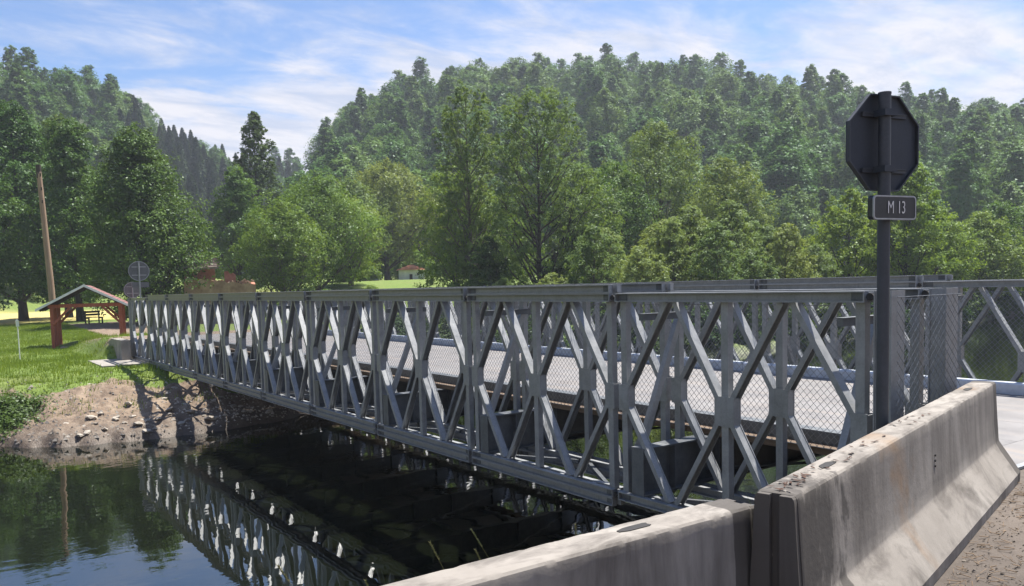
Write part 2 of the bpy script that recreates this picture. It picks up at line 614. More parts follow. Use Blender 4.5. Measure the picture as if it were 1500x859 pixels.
def far_edge(x, y=None):
    e = np.interp(x, FX, FY)
    return e + (vnoise(x * 0.9, x * 0 + 3.3, 5) - 0.5) * 0.7 + (vnoise(x * 2.7, x * 0 + 8.3, 6) - 0.5) * 0.35


def hills(x, y):
    dx, dy = x - CAM[0], y - CAM[1]
    d = np.hypot(dx, dy)
    az = np.degrees(np.arctan2(dx, dy))
    la = np.array([-180, -120, -60, -20, 3, 5.7, 8, 11.8, 14, 16.2, 20.5, 25, 30, 180.])
    lh = np.array([20, 30, 40, 45, 43.5, 43, 42, 37, 34.5, 32, 31, 25, 0, 0.])
    ld = np.array([300, 300, 260, 220, 220, 225, 235, 255, 275, 295, 320, 330, 340, 340.])
    H = np.interp(az, la, lh)
    D1 = np.interp(az, la, ld)
    D0 = np.interp(az, [-180, 0, 15, 30], [120, 105, 150, 230])
    left = H * sstep((d - D0) / (D1 - D0)) * (1 - 0.5 * sstep((d - D1 - 10) / 300))
    ca = np.array([-180, 19.5, 21, 22.3, 23.6, 26, 28, 32.5, 37, 42, 47, 51, 55.4, 59.4, 63, 66.5, 80, 120, 170, 180.])
    ch = np.array([0, 0, 10, 24, 33, 38, 42, 46, 47, 48, 46, 41.5, 37, 33, 34, 35, 36, 34, 20, 20.])
    H2 = np.interp(az, ca, ch)
    D3 = np.interp(az, [0, 40, 60, 66, 120], [250, 250, 255, 300, 300])
    t = (d - 112) / (D3 - 112)
    cen = H2 * (0.35 * np.clip(t, 0, 1) + 0.65 * sstep(t)) * (1 - 0.5 * sstep((d - D3 - 10) / 300))
    h = np.maximum(left, cen)
    return h + (fbm(x * 0.02, y * 0.02, 3) - 0.5) * 7 * sstep((d - 120) / 60)


def terrain(x, y):
    x, y = np.asarray(x, float), np.asarray(y, float)
    yf = far_edge(x)
    near = 0.57 - 2.9 * sstep((y + 3.75) / 2.6)
    t = y - yf
    bank = np.interp(t, [-6, -2, -0.4, 0, 0.12, 0.5, 1.2, 2.2, 3.6, 5.5, 9], [-2.9, -2.4, -1.75, -1.6, -1.42, -1.25, -1.12, -0.82, -0.42, -0.27, -0.22])
    bank = bank + (fbm(x * 1.1, y * 1.1, 21) - 0.5) * 0.34 * sstep(t / 0.5) * (1 - sstep((t - 5) / 3)) + (fbm(x * 3.4, y * 3.4, 31, 3) - 0.5) * 0.24 * sstep(t / 0.4) * (1 - sstep((t - 4) / 3))
    plain = np.interp(y, [20, 34, 45, 62, 100, 160], [0, 0.0, 0.08, 0.40, 0.55, 1.2])
    plain = plain + 2.9 * sstep((y - 42) / 36) * sstep((x - 12) / 16)
    far = bank + plain + (fbm(x * 0.25, y * 0.25, 9) - 0.5) * 0.22 * sstep((t - 4) / 4)
    # road embankment running on from the far bridge end
    e = sstep(1 - (np.abs(x - 3.6) - 3.75) / 1.0) * sstep((y - 27.7) / 0.8) * (1 - 0.8 * sstep((y - 29.5) / 14))
    far = far * (1 - e) + np.maximum(far, 0.60) * e
    mid = 0.5 * (near + far)
    z = np.where(y < 6, near, far)
    z = np.where((y >= 6) & (y < yf - 2), np.minimum(far, -2.3), z)
    z = np.where((y < 6) & (y > -1.2), -2.33, z)
    return z + hills(x, y)


def build_ground():
    az = np.concatenate([np.arange(-180, -14, 6.0), np.arange(-14, -2, 1.0), np.arange(-2, 74, 0.16), np.arange(74, 92, 1.0), np.arange(92, 180, 6.0)])
    rr = np.concatenate([[0.6, 1.5, 2.5], np.arange(3, 12, 0.35), np.arange(12, 22, 0.4), np.arange(22, 42, 0.13), np.geomspace(42, 340, 150), np.geomspace(350, 2600, 25)])
    A, Rr = np.meshgrid(np.radians(az), rr)
    x = CAM[0] + np.sin(A) * Rr
    y = CAM[1] + np.cos(A) * Rr
    z = terrain(x, y)
    n, m = Rr.shape
    V = np.stack([x, y, z], -1).reshape(-1, 3)
    I = np.arange(n * m).reshape(n, m)
    J = np.roll(I, -1, axis=1)
    F = np.stack([I[:-1], I[1:], J[1:], J[:-1]], -1).reshape(-1, 4)
    c = len(V)
    V = np.vstack([V, [[CAM[0], CAM[1], 0.57]]])
    me = np_mesh('ground', V, F, GROUND, True)
    X, Y, Z = V[:, 0], V[:, 1], V[:, 2]
    t = Y - far_edge(X)
    d = np.hypot(X - CAM[0], Y - CAM[1])
    nz = fbm(X * 0.5, Y * 0.5, 41)
    dirt = (t > -3) * (1 - sstep((t - 3.4 - (nz - 0.5) * 5.0 + 1.2 * sstep((X + 2.2) / 2)) / 1.4))
    dirt = np.maximum(dirt, (np.abs(X - 3.9) < np.where(Y < 30.5, 4.4, 2.3)) * (Y > 26.5) * (Y < 62))                       # road and its shoulders
    dirt = np.maximum(dirt, 0.75 * sstep(1 - np.abs(X - (0.1 + (Y - 28) * 0.0)) / 1.4) * (Y > 27.5) * (Y < 38) * (nz > 0.35))
    dirt = dirt * np.where((X > 9) & (Y < 26.5), 0.0, 1.0)
    dirt = np.where(Y < 0, 0.8, dirt)
    ph = ((X - 3.6) > -60) * (Y > 55)
    field = sstep((Y - 66) / 10) * sstep((24 - X) / 6) * (1 - sstep((d - 112) / 12)) * (X > -60)
    forest = sstep((hills(X, Y) - 3) / 4)
    wet = np.clip(1.15 - (Z - WZ) / 0.55, 0, 1) * (t > -4) * (t < 6)
    for nm, a in (('dirt', dirt), ('field', field), ('forest', forest), ('wet', wet)):
        at = me.attributes.new(nm, 'FLOAT', 'POINT')
        at.data.foreach_set('value', np.asarray(a, dtype=np.float32))
    tag(link('ground', me), 'grass and bare earth ground with wooded hills', None, None, 'structure')


build_ground()

g = Geo()
N = 60
xs = np.linspace(-9, 14, 116)
ys = np.linspace(-16, -3.42, 64)
XX, YY = np.meshgrid(xs, ys)
ZZ = 0.600 + (fbm(XX * 0.8, YY * 0.8, 55) - 0.5) * 0.03
II = np.arange(XX.size).reshape(XX.shape)
tag(link('road', np_mesh('road', np.stack([XX, YY, ZZ], -1).reshape(-1, 3), np.stack([II[:-1, :-1], II[:-1, 1:], II[1:, 1:], II[1:, :-1]], -1).reshape(-1, 4), ROAD, True)),
    'dusty asphalt road strewn with earth', None, None, 'structure')
g = Geo()
g.add([(-500, -3.2, WZ), (500, -3.2, WZ), (500, 75, WZ), (-500, 75, WZ)], [(0, 1, 2, 3)])
tag(g.build('river', WATER), 'dark calm river water under the bridge', None, None, 'structure')

# ------------------------------------------------------------------ the panel bridge
L, HC, CH = 3.05, 2.106, 0.094
WIDTHS = [0.0, 0.824, 6.289, 7.167]
BR = tag(empty('panel_bridge', (0, 0, 0)), 'galvanised steel panel bridge with diamond lattice trusses crossing the river', 'bridge')


def chord_geo(pad=0.045):
    g = Geo()
    y0, y1 = pad, L - pad
    for s in (-1, 1):
        a, b = sorted((s * 0.034, s * 0.042))
        g.box(a, b, y0, y1, 0.0, CH)                                    # web
        a, b = sorted((s * 0.042, s * 0.098))
        g.box(a, b, y0, y1, 0.0, 0.011)                                 # flanges
        g.box(a, b, y0, y1, CH - 0.011, CH)
        for yy in (y0, y1 - 0.012):
            g.box(a + 0.004, b - 0.004, yy + 0.002, yy + 0.014, 0.011, CH - 0.011)   # stiffener at the end
        for yy in (y0 + 0.025, y1 - 0.145):
            g.mi = 1
            g.box(*sorted((s * 0.043, s * 0.050)), yy, yy + 0.12, 0.014, CH - 0.014)
            g.mi = 0
    for yy in (0.45, 1.05, 1.95, 2.55):                                 # battens across the gap
        g.box(-0.034, 0.034, yy, yy + 0.07, CH - 0.022, CH - 0.014)
        g.box(-0.034, 0.034, yy, yy + 0.07, 0.014, 0.022)
    for yy, w in ((y0 - 0.055, 0.012), (y1 - 0.06, 0.03)):              # jaw lugs
        g.box(-w / 2 - 0.012, w / 2 + 0.012, yy, yy + 0.115, 0.012, CH - 0.012)
    return g


CHORD = chord_geo().mesh('chord', [STEEL, STEEL_D])
g = Geo()
g.tube([(-0.085, 0, 0), (0.085, 0, 0)], 0.024, 10)
g.tube([(-0.092, 0, 0), (-0.080, 0, 0)], 0.032, 8)
g.tube([(0.080, 0, 0), (0.092, 0, 0)], 0.032, 8)
PIN = g.mesh('pin', DARK)  # pins coloured dark, painting in the shade of the joint holes


def cchan(a, b, w, h, openside, t=0.008, rec=None):
    """channel from a to b in the y-z plane: w across (x), h in plane, opening along +1/-1 of the in-plane normal"""
    g = Geo()
    a, b = Vector(a), Vector(b)
    d = (b - a).normalized()
    nrm = d.cross(Vector((1, 0, 0)))
    wo = nrm * openside * (-(h / 2 - t / 2) if rec is None else (h / 2 - rec - t / 2))
    g.bar(a + wo, b + wo, w - 2 * t - 0.001 if rec else w, t)
    for s in (-1, 1):
        off = Vector((s * (w / 2 - t / 2), 0, 0)) + (nrm * openside * t / 2 if rec is None else Vector())
        g.bar(a + off, b + off, t, h - t if rec is None else h)
    return g


ZG0, ZG1 = HC / 2 - 0.145, HC / 2 + 0.145
VERT_Y = [0.115, L / 2, L - 0.115]
g = Geo()
for s in (-1, 1):
    g.box(*sorted((s * 0.030, s * 0.037)), -0.042, 0.042, 0, HC)
g.box(-0.030, 0.030, 0.030, 0.042, 0, HC)
g.box(-0.030, 0.030, -0.042, -0.030, 0, HC)
VERT = g.mesh('vertical', STEEL)


def gusset(w):
    g = Geo()
    for s in (-1, 1):
        g.box(*sorted((s * 0.042, s * 0.052)), -w / 2, w / 2, ZG0, ZG1)
    g.box(-0.042, 0.042, -w / 2 + 0.002, -w / 2 + 0.012, ZG0 + 0.01, ZG1 - 0.01)
    g.box(-0.042, 0.042, w / 2 - 0.012, w / 2 - 0.002, ZG0 + 0.01, ZG1 - 0.01)
    return g.mesh('gusset_box', STEEL)


GUS_M, GUS_E = gusset(0.235), gusset(0.15)
DIAG = []
for va, vb in ((VERT_Y[0], VERT_Y[1]), (VERT_Y[1], VERT_Y[2])):
    ap = (va + vb) / 2
    for sgn, v in ((-1, va), (1, vb)):
        foot = v - sgn * (0.055 if v != VERT_Y[1] else 0.085)
        DIAG.append(cchan((0, foot, ZG1 - 0.03), (0, ap + sgn * 0.055, HC - 0.002), 0.098, 0.054, -sgn).mesh('diagonal', STEEL))
        DIAG.append(cchan((0, foot, ZG0 + 0.03), (0, ap + sgn * 0.055, 0.002), 0.098, 0.054, sgn, 0.010, 0.007).mesh('diagonal', STEEL))

for wi, wx in enumerate(WIDTHS):
    for n in range(-1, 9):
        P = empty('truss_panel', (wx, n * L, 0), 0, BR)
        link('bottom_chord', CHORD, P, (0, 0, -CH - 0.001))
        link('top_chord', CHORD, P, (0, 0, HC))
        for k, vy in enumerate(VERT_Y):
            link('vertical', VERT, P, (0, vy, 0))
            link('gusset_box', GUS_M if k == 1 else GUS_E, P, (0, vy, 0))
        for dm in DIAG:
            link('diagonal', dm, P)
        if n >= 0 and n < 8:
            link('reinforcing_chord', CHORD, BR, (wx, n * L, HC + CH + 0.004))
            link('reinforcing_chord', CHORD, BR, (wx, n * L, -2 * CH - 0.005))
    for n in range(-1, 10):
        link('pin', PIN, BR, (wx, n * L, HC + CH / 2))
        link('pin', PIN, BR, (wx, n * L, -CH / 2))

# end posts
g = Geo()
g.box(-0.095, 0.095, -0.012, 0.0, 0, HC + CH)
g.box(-0.095, 0.095, -0.150, -0.138, 0, HC + CH)
g.box(-0.086, -0.074, -0.137, -0.013, 0, HC + CH - 0.004)
g.box(0.074, 0.086, -0.137, -0.013, 0, HC + CH - 0.004)
g.box(-0.11, 0.11, -0.17, 0.02, -0.02, 0.0)
ENDPOST = g.mesh('end_post', STEEL)
for wx in WIDTHS:
    link('end_post', ENDPOST, BR, (wx, -L - 0.035, 0))
    link('end_post', ENDPOST, BR, (wx, 9 * L + 0.035, 0), (0, 0, math.pi))

# transoms, rakers, bracing frames between the paired trusses
XM = (WIDTHS[0] + WIDTHS[3]) / 2
X0, X1 = -0.06, WIDTHS[3] + 0.06
g = Geo()
g.box(X0, X1, -0.10, 0.10, 0.505, 0.525)
g.box(X0, X1, -0.10, 0.10, 0.004, 0.022)
g.box(X0, X1, -0.008, 0.008, 0.022, 0.505)
for xx in (X0, 0.42, 1.15, 2.4, XM, 4.7, 6.0, 6.75, X1 - 0.014):
    g.box(xx, xx + 0.014, -0.092, -0.0085, 0.023, 0.504)
    g.box(xx, xx + 0.014, 0.0085, 0.092, 0.023, 0.504)
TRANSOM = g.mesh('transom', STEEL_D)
g = Geo()
g.bar((0.03, 0, 0.30), (0.74, 0, 1.93), 0.07, 0.075, (0, 1, 0))
RAKER = g.mesh('raker', STEEL)
g = Geo()
g.box(0.04, 0.785, -0.03, 0.03, 1.90, 1.965)
g.box(0.04, 0.785, -0.045, 0.045, 1.966, 1.974)
BRACE = g.mesh('bracing_frame', STEEL_D)
g = Geo()
for (a, b) in (((0.09, 0.3), (0.73, 1.42)), ((0.73, 1.62), (0.09, 2.75)), ((0.09, 1.52), (0.73, 1.52))):
    g.bar((a[0], a[1], 0.04), (b[0], b[1], 0.04), 0.05, 0.05)
HBRACE = g.mesh('plan_brace', STEEL_D)
for n in range(-1, 10):
    yy = n * L - 0.33 if n > -1 else n * L + 0.33
    link('transom', TRANSOM, BR, (0, yy, 0))
    for mir in (False, True):
        xo, sc = (WIDTHS[3], (-1, 1, 1)) if mir else (0, (1, 1, 1))
        link('raker', RAKER, BR, (xo, yy + 0.12, 0), None, sc)
        link('bracing_frame', BRACE, BR, (xo, yy + 0.02, 0), None, sc)
        if n < 9:
            link('plan_brace', HBRACE, BR, (xo, n * L, -CH), None, sc)

# sway braces under the deck
g = Geo()
g.tube([(1.0, 0.1, 0.18), (6.1, 2.7, 0.18)], 0.018, 6)
g.tube([(1.0, 2.7, 0.14), (6.1, 0.1, 0.14)], 0.018, 6)
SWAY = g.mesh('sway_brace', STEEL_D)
# stringers, deck plates, kerbs, timber bearers
g = Geo()
for xx in (1.5, 2.3, 3.1, 4.05, 4.85, 5.65):
    g.box(xx - 0.04, xx + 0.04, 0.02, L - 0.02, 0.530, 0.606)
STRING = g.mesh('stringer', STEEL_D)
g = Geo()
g.box(0, 1.093, 0.004, L - 0.004, 0.608, 0.645)
DPLATE = g.mesh('deck_plate', DECK)
g = Geo()
g.prism([(-0.09, 0.612), (0.09, 0.612), (0.09, 0.78), (0.075, 0.80), (-0.075, 0.80), (-0.09, 0.78)], 'y', 0.006, L - 0.006)
KERBM = g.mesh('kerb', KERB)
g = Geo()
g.box(-0.09, -0.078, 0.006, L - 0.006, 0.606, 0.735)
g.box(-0.078, 0.085, 0.006, L - 0.006, 0.722, 0.735)
g.box(0.075, 0.085, 0.006, L - 0.006, 0.648, 0.722)
KANG = g.mesh('kerb_angle', STEEL_D)
g = Geo()
g.box(-0.14, 0.06, 0.01, L - 0.01, 0.530, 0.604)
BEARER = g.mesh('timber_bearer', TIMBER)
DX0 = 1.39
for n in range(-1, 9):
    link('sway_brace', SWAY, BR, (0, n * L, 0))
    link('stringer', STRING, BR, (0, n * L, 0))
    for k in range(4):
        link('deck_plate', DPLATE, BR, (DX0 + k * 1.0985, n * L, 0))
    link('kerb_angle', KANG, BR, (1.295, n * L, 0))
    link('kerb', KERBM, BR, (5.872, n * L, 0))
    link('timber_bearer', BEARER, BR, (1.19, n * L, 0))
    link('timber_bearer', BEARER, BR, (5.98, n * L, 0), None, (-1, 1, 1))
# ramp plates on the near end
g = Geo()
g.prism([(-L - 0.40, 0.606), (-L, 0.606), (-L, 0.645), (-L - 0.40, 0.622)], 'x', 1.21, 5.96)
g.build('ramp_plate', DECK, BR)
g = Geo()
g.box(1.21, 5.96, -L - 0.47, -L - 0.404, 0.60, 0.624)
g.build('ramp_edge', STEEL, BR)


# chain-link mesh, one sheet for each panel bay
def chainlink(w, h, cell=0.078, r=0.0024):
    vs, fs = [], []

    def wire(a, b, off):
        a, b = np.array(a), np.array(b)
        d = (b - a) / np.linalg.norm(b - a)
        s = np.array([-d[1], d[0]])
        o = len(vs)
        for p in (a, b):
            for ang in (0, 2.094, 4.189):
                q = p + s * r * math.cos(ang)
                vs.append((off + r * math.sin(ang), q[0], q[1]))
        for i in range(3):
            j = (i + 1) % 3
            fs.append((o + i, o + j, o + 3 + j, o + 3 + i))
    k = -h
    while k < w:
        a = (max(k, 0), max(-k, 0))
        e = min(w - k, h)
        b = (k + e, e)
        if b[0] - a[0] > 0.01:
            wire(a, b, 0.0)
            wire((a[0], h - a[1]), (b[0], h - b[1]), 0.005)
        k += cell
    g = Geo()
    g.add(vs, fs)
    for z in (0.0, h):
        g.tube([(0, 0, z), (0, w, z)], 0.004, 5)
    return g.mesh('chain_link', WIRE, False, False)


LINKM = chainlink(L, 1.43)
LINKE = chainlink(0.98, 1.9)
for n in range(-1, 9):
    tag(link('chain_link', LINKM, BR, (1.00, n * L, 0.61)), None, None, None, 'stuff')
    tag(link('chain_link', LINKM, BR, (6.12, n * L, 0.61)), None, None, None, 'stuff')
tag(link('chain_link', LINKE, BR, (0.90, -L - 0.225, 0.25), (0, 0, math.pi / 2)), None, None, None, 'stuff')
tag(link('chain_link', LINKE, BR, (7.25, -L - 0.225, 0.25), (0, 0, math.pi / 2)), None, None, None, 'stuff')

# abutments
g = Geo()
g.box(-1.0, 8.2, -4.35, -2.75, -2.4, -0.12)
g.box(0.35, 6.8, -4.35, -3.62, -0.12, 0.585)
tag(g.build('bridge_abutment', PLAINCONC), 'grey concrete abutment carrying the bridge end behind the barriers', 'abutment')
g = Geo()
g.box(-1.55, 8.3, 24.7, 28.0, -0.62, -0.125)
tag(g.build('bearing_slab', PLAINCONC), 'pale concrete bearing slab on the earth bank under the bridge end', 'slab')
g = Geo()
g.prism([(26.9, -0.122), (29.6, -0.122), (29.6, 0.45), (28.9, 0.62), (26.9, 0.62)], 'x', -0.55, -0.22)
g.box(-0.22, 7.5, 27.78, 28.1, -0.122, 0.585)
tag(g.build('wing_wall', PLAINCONC), 'concrete wing wall holding the earth mound beside the wooden shelter', 'wall')


# ------------------------------------------------------------------ jersey barriers
def barrier_mesh(length, seed):
    prof = [(0.28, 0.0), (0.28, 0.072), (0.272, 0.084), (0.225, 0.155), (0.18, 0.223), (0.137, 0.288), (0.124, 0.308), (0.119, 0.325), (0.115, 0.40), (0.108, 0.50), (0.101, 0.62), (0.095, 0.73), (0.0925, 0.782), (0.089, 0.797), (0.080, 0.807), (0.068, 0.8105), (0.03, 0.811), (0.0, 0.811)]
    prof = prof + [(-x, z) for x, z in prof[::-1][1:]]
    pr = np.array(prof)
    ns = 260
    t = np.linspace(0, length, ns)
    e = 0.016
    t = np.concatenate([[0.0, e], t[1:-1], [length - e, length]])
    ns = len(t)
    rngk = np.random.default_rng(seed)
    T, K = np.meshgrid(t, np.arange(len(pr)), indexing='ij')
    PX, PZ = pr[:, 0][K], pr[:, 1][K]
    sc = np.where((T == 0) | (T == length), 0.975, 1.0)
    PX, PZ = PX * sc, np.where(PZ > 0.5, PZ - (1 - sc) * 0.25, PZ)
    # chips along the top arrises and a little casting unevenness
    chip = np.clip(fbm(T * 16 + 3 * np.sign(PX), K * 0.35, seed) - 0.62, 0, 1) * 0.03 * ((PZ > 0.76) & (np.abs(PX) > 0.06))
    PZ = PZ - chip * 0.5
    PX = PX * (1 - chip * 1.6)
    PX = PX + (fbm(T * 1.5, PZ * 4 + np.sign(PX) * 9, seed + 3) - 0.5) * 0.010 * (PZ > 0.02)
    V = np.stack([T, PX, PZ], -1).reshape(-1, 3)
    m = len(pr)
    I = np.arange(ns * m).reshape(ns, m)
    F = np.stack([I[:-1, :-1], I[:-1, 1:], I[1:, 1:], I[1:, :-1]], -1).reshape(-1, 4)
    Vl, Fl = [tuple(v) for v in V], [tuple(f) for f in F]
    Fl.append(tuple(I[0][::-1]))
    Fl.append(tuple(I[-1]))
    # raised cheeks either side of a vertical keyway on the end faces
    for x0, x1 in ((-0.030, 0.001), (length - 0.001, length + 0.030)):
        for s in (-1, 1):
            o = len(Vl)
            poly = [(s * 0.022, 0.004)] + [(s * (p[0] - 0.005), p[1] - 0.004 * (p[1] > 0.5)) for p in prof[:15]] + [(s * 0.022, 0.803)]
            for xx in (x0, x1):
                Vl += [(xx, p[0], p[1]) for p in poly]
            n = len(poly)
            Fl += [tuple(range(o, o + n)), tuple(range(o + n, o + 2 * n))] + [(o + i, o + (i + 1) % n, o + n + (i + 1) % n, o + n + i) for i in range(n)]
    g = Geo()
    g.add(Vl, Fl)
    me = g.mesh('barrier_body', CONC)
    me.polygons.foreach_set('use_smooth', [True] * len(me.polygons))
    co = np.array([v.co[:] for v in me.vertices])
    X = co[:, 0]
    wob = (vnoise(co[:, 2] * 5, X * 0 + seed, 8) - 0.5) * 0.18
    es = np.maximum(np.clip(1.0 - X / 0.95, 0, 1), 1.2 * sstep((X - length + 0.15 + 0.1 * wob) / 0.02))  # stain fading from the start end, darker strip at the far end
    at = me.attributes.new('end_dark', 'FLOAT', 'POINT')
    at.data.foreach_set('value', np.asarray(es, dtype=np.float32))
    me.set_sharp_from_angle(angle=math.radians(28))
    return me


def barrier(loc, rz, rx, length, seed, label):
    b = empty('concrete_barrier', loc, rz)
    b.rotation_euler = (rx, 0, rz)
    tag(b, label, 'barrier', 'concrete barriers along the river edge')
    link('barrier_body', barrier_mesh(length, seed), b)
    for xx in (0.62, length - 0.62):
        g = Geo()
        pts = [(0.085 * math.cos(a) * (1 + 0.2 * math.sin(3 * a + seed)), 0.030 * math.sin(a) * (1 + 0.25 * math.cos(2 * a))) for a in np.linspace(0, 2 * math.pi, 14)[:-1]]
        g.prism(pts, 'z', 0.800, 0.8145)
        g.build('lifting_slot', DARK, b, False, loc=(xx, 0, 0))  # dark plate on the solid top, painting in the shade of a slot
    g = Geo()
    for k, z in enumerate((0.50, 0.535, 0.57)):
        g.tube([(length * 0.52, -0.100 + z * -0.0, z), (length * 0.52, -0.112, z)], 0.008, 6)
    g.build('drill_hole', DARK, b)  # dark studs on the face, painting in the shade of holes
    return b


B2A, B2B = np.array([-3.30, -4.600]), np.array([0.98, -3.425])
b2l = float(np.hypot(*(B2B - B2A)))
barrier((B2A[0], B2A[1], 0.603), math.atan2(*(B2B - B2A)[::-1]), 0, b2l, 3, 'concrete barrier with a long sloping foot beside the road, standing taller than its neighbour')
barrier((-7.30, -4.40, 0.518), 0.005, 0, 4.0, 11, 'lower concrete barrier standing at the river edge, its end butting the taller barrier')

# dead leaves and moss crumbs lying on the barrier tops
rg = np.random.default_rng(4)
lv, lf = [], []
bd = (B2B - B2A) / b2l
bn = np.array([-bd[1], bd[0]])
for cx, n, spr in ((0.30, 26, 0.22), (0.75, 12, 0.2), (1.15, 10, 0.16), (1.9, 8, 0.12), (2.25, 5, 0.1), (0.1, 14, 0.1)):
    for _ in range(n):
        t = np.clip(cx + rg.normal() * spr, 0.03, b2l - 0.05)
        c = B2A + bd * t + bn * rg.uniform(-0.052, 0.052)
        a = rg.uniform(0, 6.3)
        l, w = rg.uniform(0.008, 0.030), rg.uniform(0.004, 0.012)
        o = len(lv)
        z = 0.603 + 0.815
        for q, (i, j, dz) in enumerate(((-1, -.3, 0), (0, -1, .004), (1, 0.2, 0.006), (0.2, 1, 0.002))):
            lv.append((c[0] + math.cos(a) * l * i - math.sin(a) * w * j, c[1] + math.sin(a) * l * i + math.cos(a) * w * j, z + dz))
        lf.append((o, o + 1, o + 2, o + 3))
g = Geo()
g.add(lv, lf)
tag(g.build('leaf_litter', RUST), 'brown dead leaves and moss crumbs lying on the taller barrier top', None, None, 'stuff')

# earth, twigs and pebbles along the barrier foot
rg = np.random.default_rng(12)
g = Geo()
for k in range(1100):
    t = rg.uniform(-0.3, b2l + 1.2)
    off = 0.31 + abs(rg.normal()) * 0.42
    c = B2A + bd * t - bn * off
    s = rg.uniform(0.003, 0.010) * (1.6 if rg.random() < 0.06 else 1)
    z = 0.603
    q = [(c[0] + s * rg.uniform(-1, 1), c[1] + s * rg.uniform(-1, 1), z + s * rg.uniform(0.3, 1.1)) for _ in range(4)]
    q += [(c[0] - s, c[1], z), (c[0] + s * .6, c[1] + s * .8, z), (c[0] + s * .5, c[1] - s, z)]
    g.add(q[3:4] + q[4:] + q[0:1], [(0, 1, 2), (0, 2, 3), (0, 3, 1), (4, 1, 2), (4, 2, 3), (4, 3, 1)])
tag(g.build('gravel', PEBBLE), 'small pebbles and crumbs along the barrier foot', None, None, 'stuff')
g = Geo()
for k in range(420):
    t = rg.uniform(0.8, b2l + 0.8)
    off = 0.31 + abs(rg.normal()) * 0.30
    c = B2A + bd * t - bn * off
    a = rg.uniform(0, 6.3)
    l = rg.uniform(0.02, 0.08)
    p0 = (c[0], c[1], 0.606)
    p1 = (c[0] + l * math.cos(a), c[1] + l * math.sin(a), 0.612 + rg.uniform(0, 0.012))
    g.tube([p0, p1], rg.uniform(0.0012, 0.003), 4)
tag(g.build('twig_litter', STICK), 'dry twigs and stems lying along the barrier foot', None, None, 'stuff')
for k, (t, off, l, a, r, lab) in enumerate(((b2l - 0.35, 0.42, 0.34, 0.1, 0.010, 'thick dry stick lying by the barrier foot near the bridge ramp'), (b2l - 0.95, 0.46, 0.42, -0.35, 0.006, 'long thin dry stick lying on the dusty road beside the barrier'))):
    c = B2A + bd * t - bn * off
    g = Geo()
    g.tube([(0, 0, 0.012), (l * 0.5, 0.02, 0.020), (l, -0.01, 0.011)], [r, r * 0.9, r * 0.6], 6)
    tag(g.build('stick', STICK, None, True, loc=(c[0], c[1], 0.598), rot=(0, 0, a)), lab, 'stick')

# ------------------------------------------------------------------ the stop sign post in the foreground
PX, PY = -1.235, -3.845
SP = tag(empty('stop_sign_post', (PX, PY, 0.5)), 'octagonal stop sign seen from its dark back on a grey steel post', 'road sign')
g = Geo()
g.tube([(0, 0, 0), (0.05, 0.03, 2.965)], 0.038, 20)
g.tube([(0.05, 0.03, 2.96), (0.05, 0.03, 2.975)], 0.040, 20)
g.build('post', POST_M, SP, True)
SA = math.radians(11)          # the plates look along +Y turned a little towards +X


def frame(parent, z, ang, off):
    return (0.048 + math.sin(ang) * off, 0.029 + math.cos(ang) * off, z), (0, 0, -ang)


loc, rot = frame(SP, 2.668, SA, 0.060)
oc = [(0.302 / math.cos(math.pi / 8) * math.cos(math.pi / 8 + k * math.pi / 4), 0.302 / math.cos(math.pi / 8) * math.sin(math.pi / 8 + k * math.pi / 4)) for k in range(8)]
g = Geo()
g.prism(oc, 'y', 0.0, 0.012)
loc = (loc[0] + 0.05 * math.cos(SA), loc[1] - 0.05 * math.sin(SA), loc[2])
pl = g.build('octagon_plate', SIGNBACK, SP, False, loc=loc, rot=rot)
g = Geo()
oi_ = [(x * 0.965, z * 0.965) for x, z in oc]
for k in range(8):
    j = (k + 1) % 8
    vs = []
    for yy in (-0.022, 0.0):
        vs += [(oc[k][0] * 1.006, yy, oc[k][1] * 1.006), (oc[j][0] * 1.006, yy, oc[j][1] * 1.006), (oi_[j][0] * 1.01, yy, oi_[j][1] * 1.01), (oi_[k][0] * 1.01, yy, oi_[k][1] * 1.01)]
    g.add(vs, [(0, 1, 2, 3), (4, 5, 6, 7), (0, 1, 5, 4), (1, 2, 6, 5), (2, 3, 7, 6), (3, 0, 4, 7)])
g.build('rim', POST_M, pl)
for z in (-0.175, 0.175):
    g = Geo()
    g.box(-0.19, 0.19, -0.018, -0.001, z - 0.014, z + 0.014)
    g.box(-0.19, 0.19, -0.024, -0.0185, z + 0.006, z + 0.014)
    g.build('mounting_rail', POST_M, pl)
    g = Geo()
    g.box(-0.105, 0.005, -0.115, -0.103, z - 0.02, z + 0.02)
    g.box(-0.105, -0.093, -0.103, -0.02, z - 0.02, z + 0.02)
    g.box(-0.007, 0.005, -0.103, -0.02, z - 0.02, z + 0.02)
    g.build('clamp', SIGNBACK, pl)
# number plate, facing the road
PA = math.radians(10)


def rrect(w, h, r, n=5):
    p = []
    for cx, cz, a0 in ((w / 2 - r, h / 2 - r, 0), (-w / 2 + r, h / 2 - r, 90), (-w / 2 + r, -h / 2 + r, 180), (w / 2 - r, -h / 2 + r, 270)):
        for k in range(n + 1):
            a = math.radians(a0 + 90 * k / n)
            p.append((cx + r * math.cos(a), cz + r * math.sin(a)))
    return p


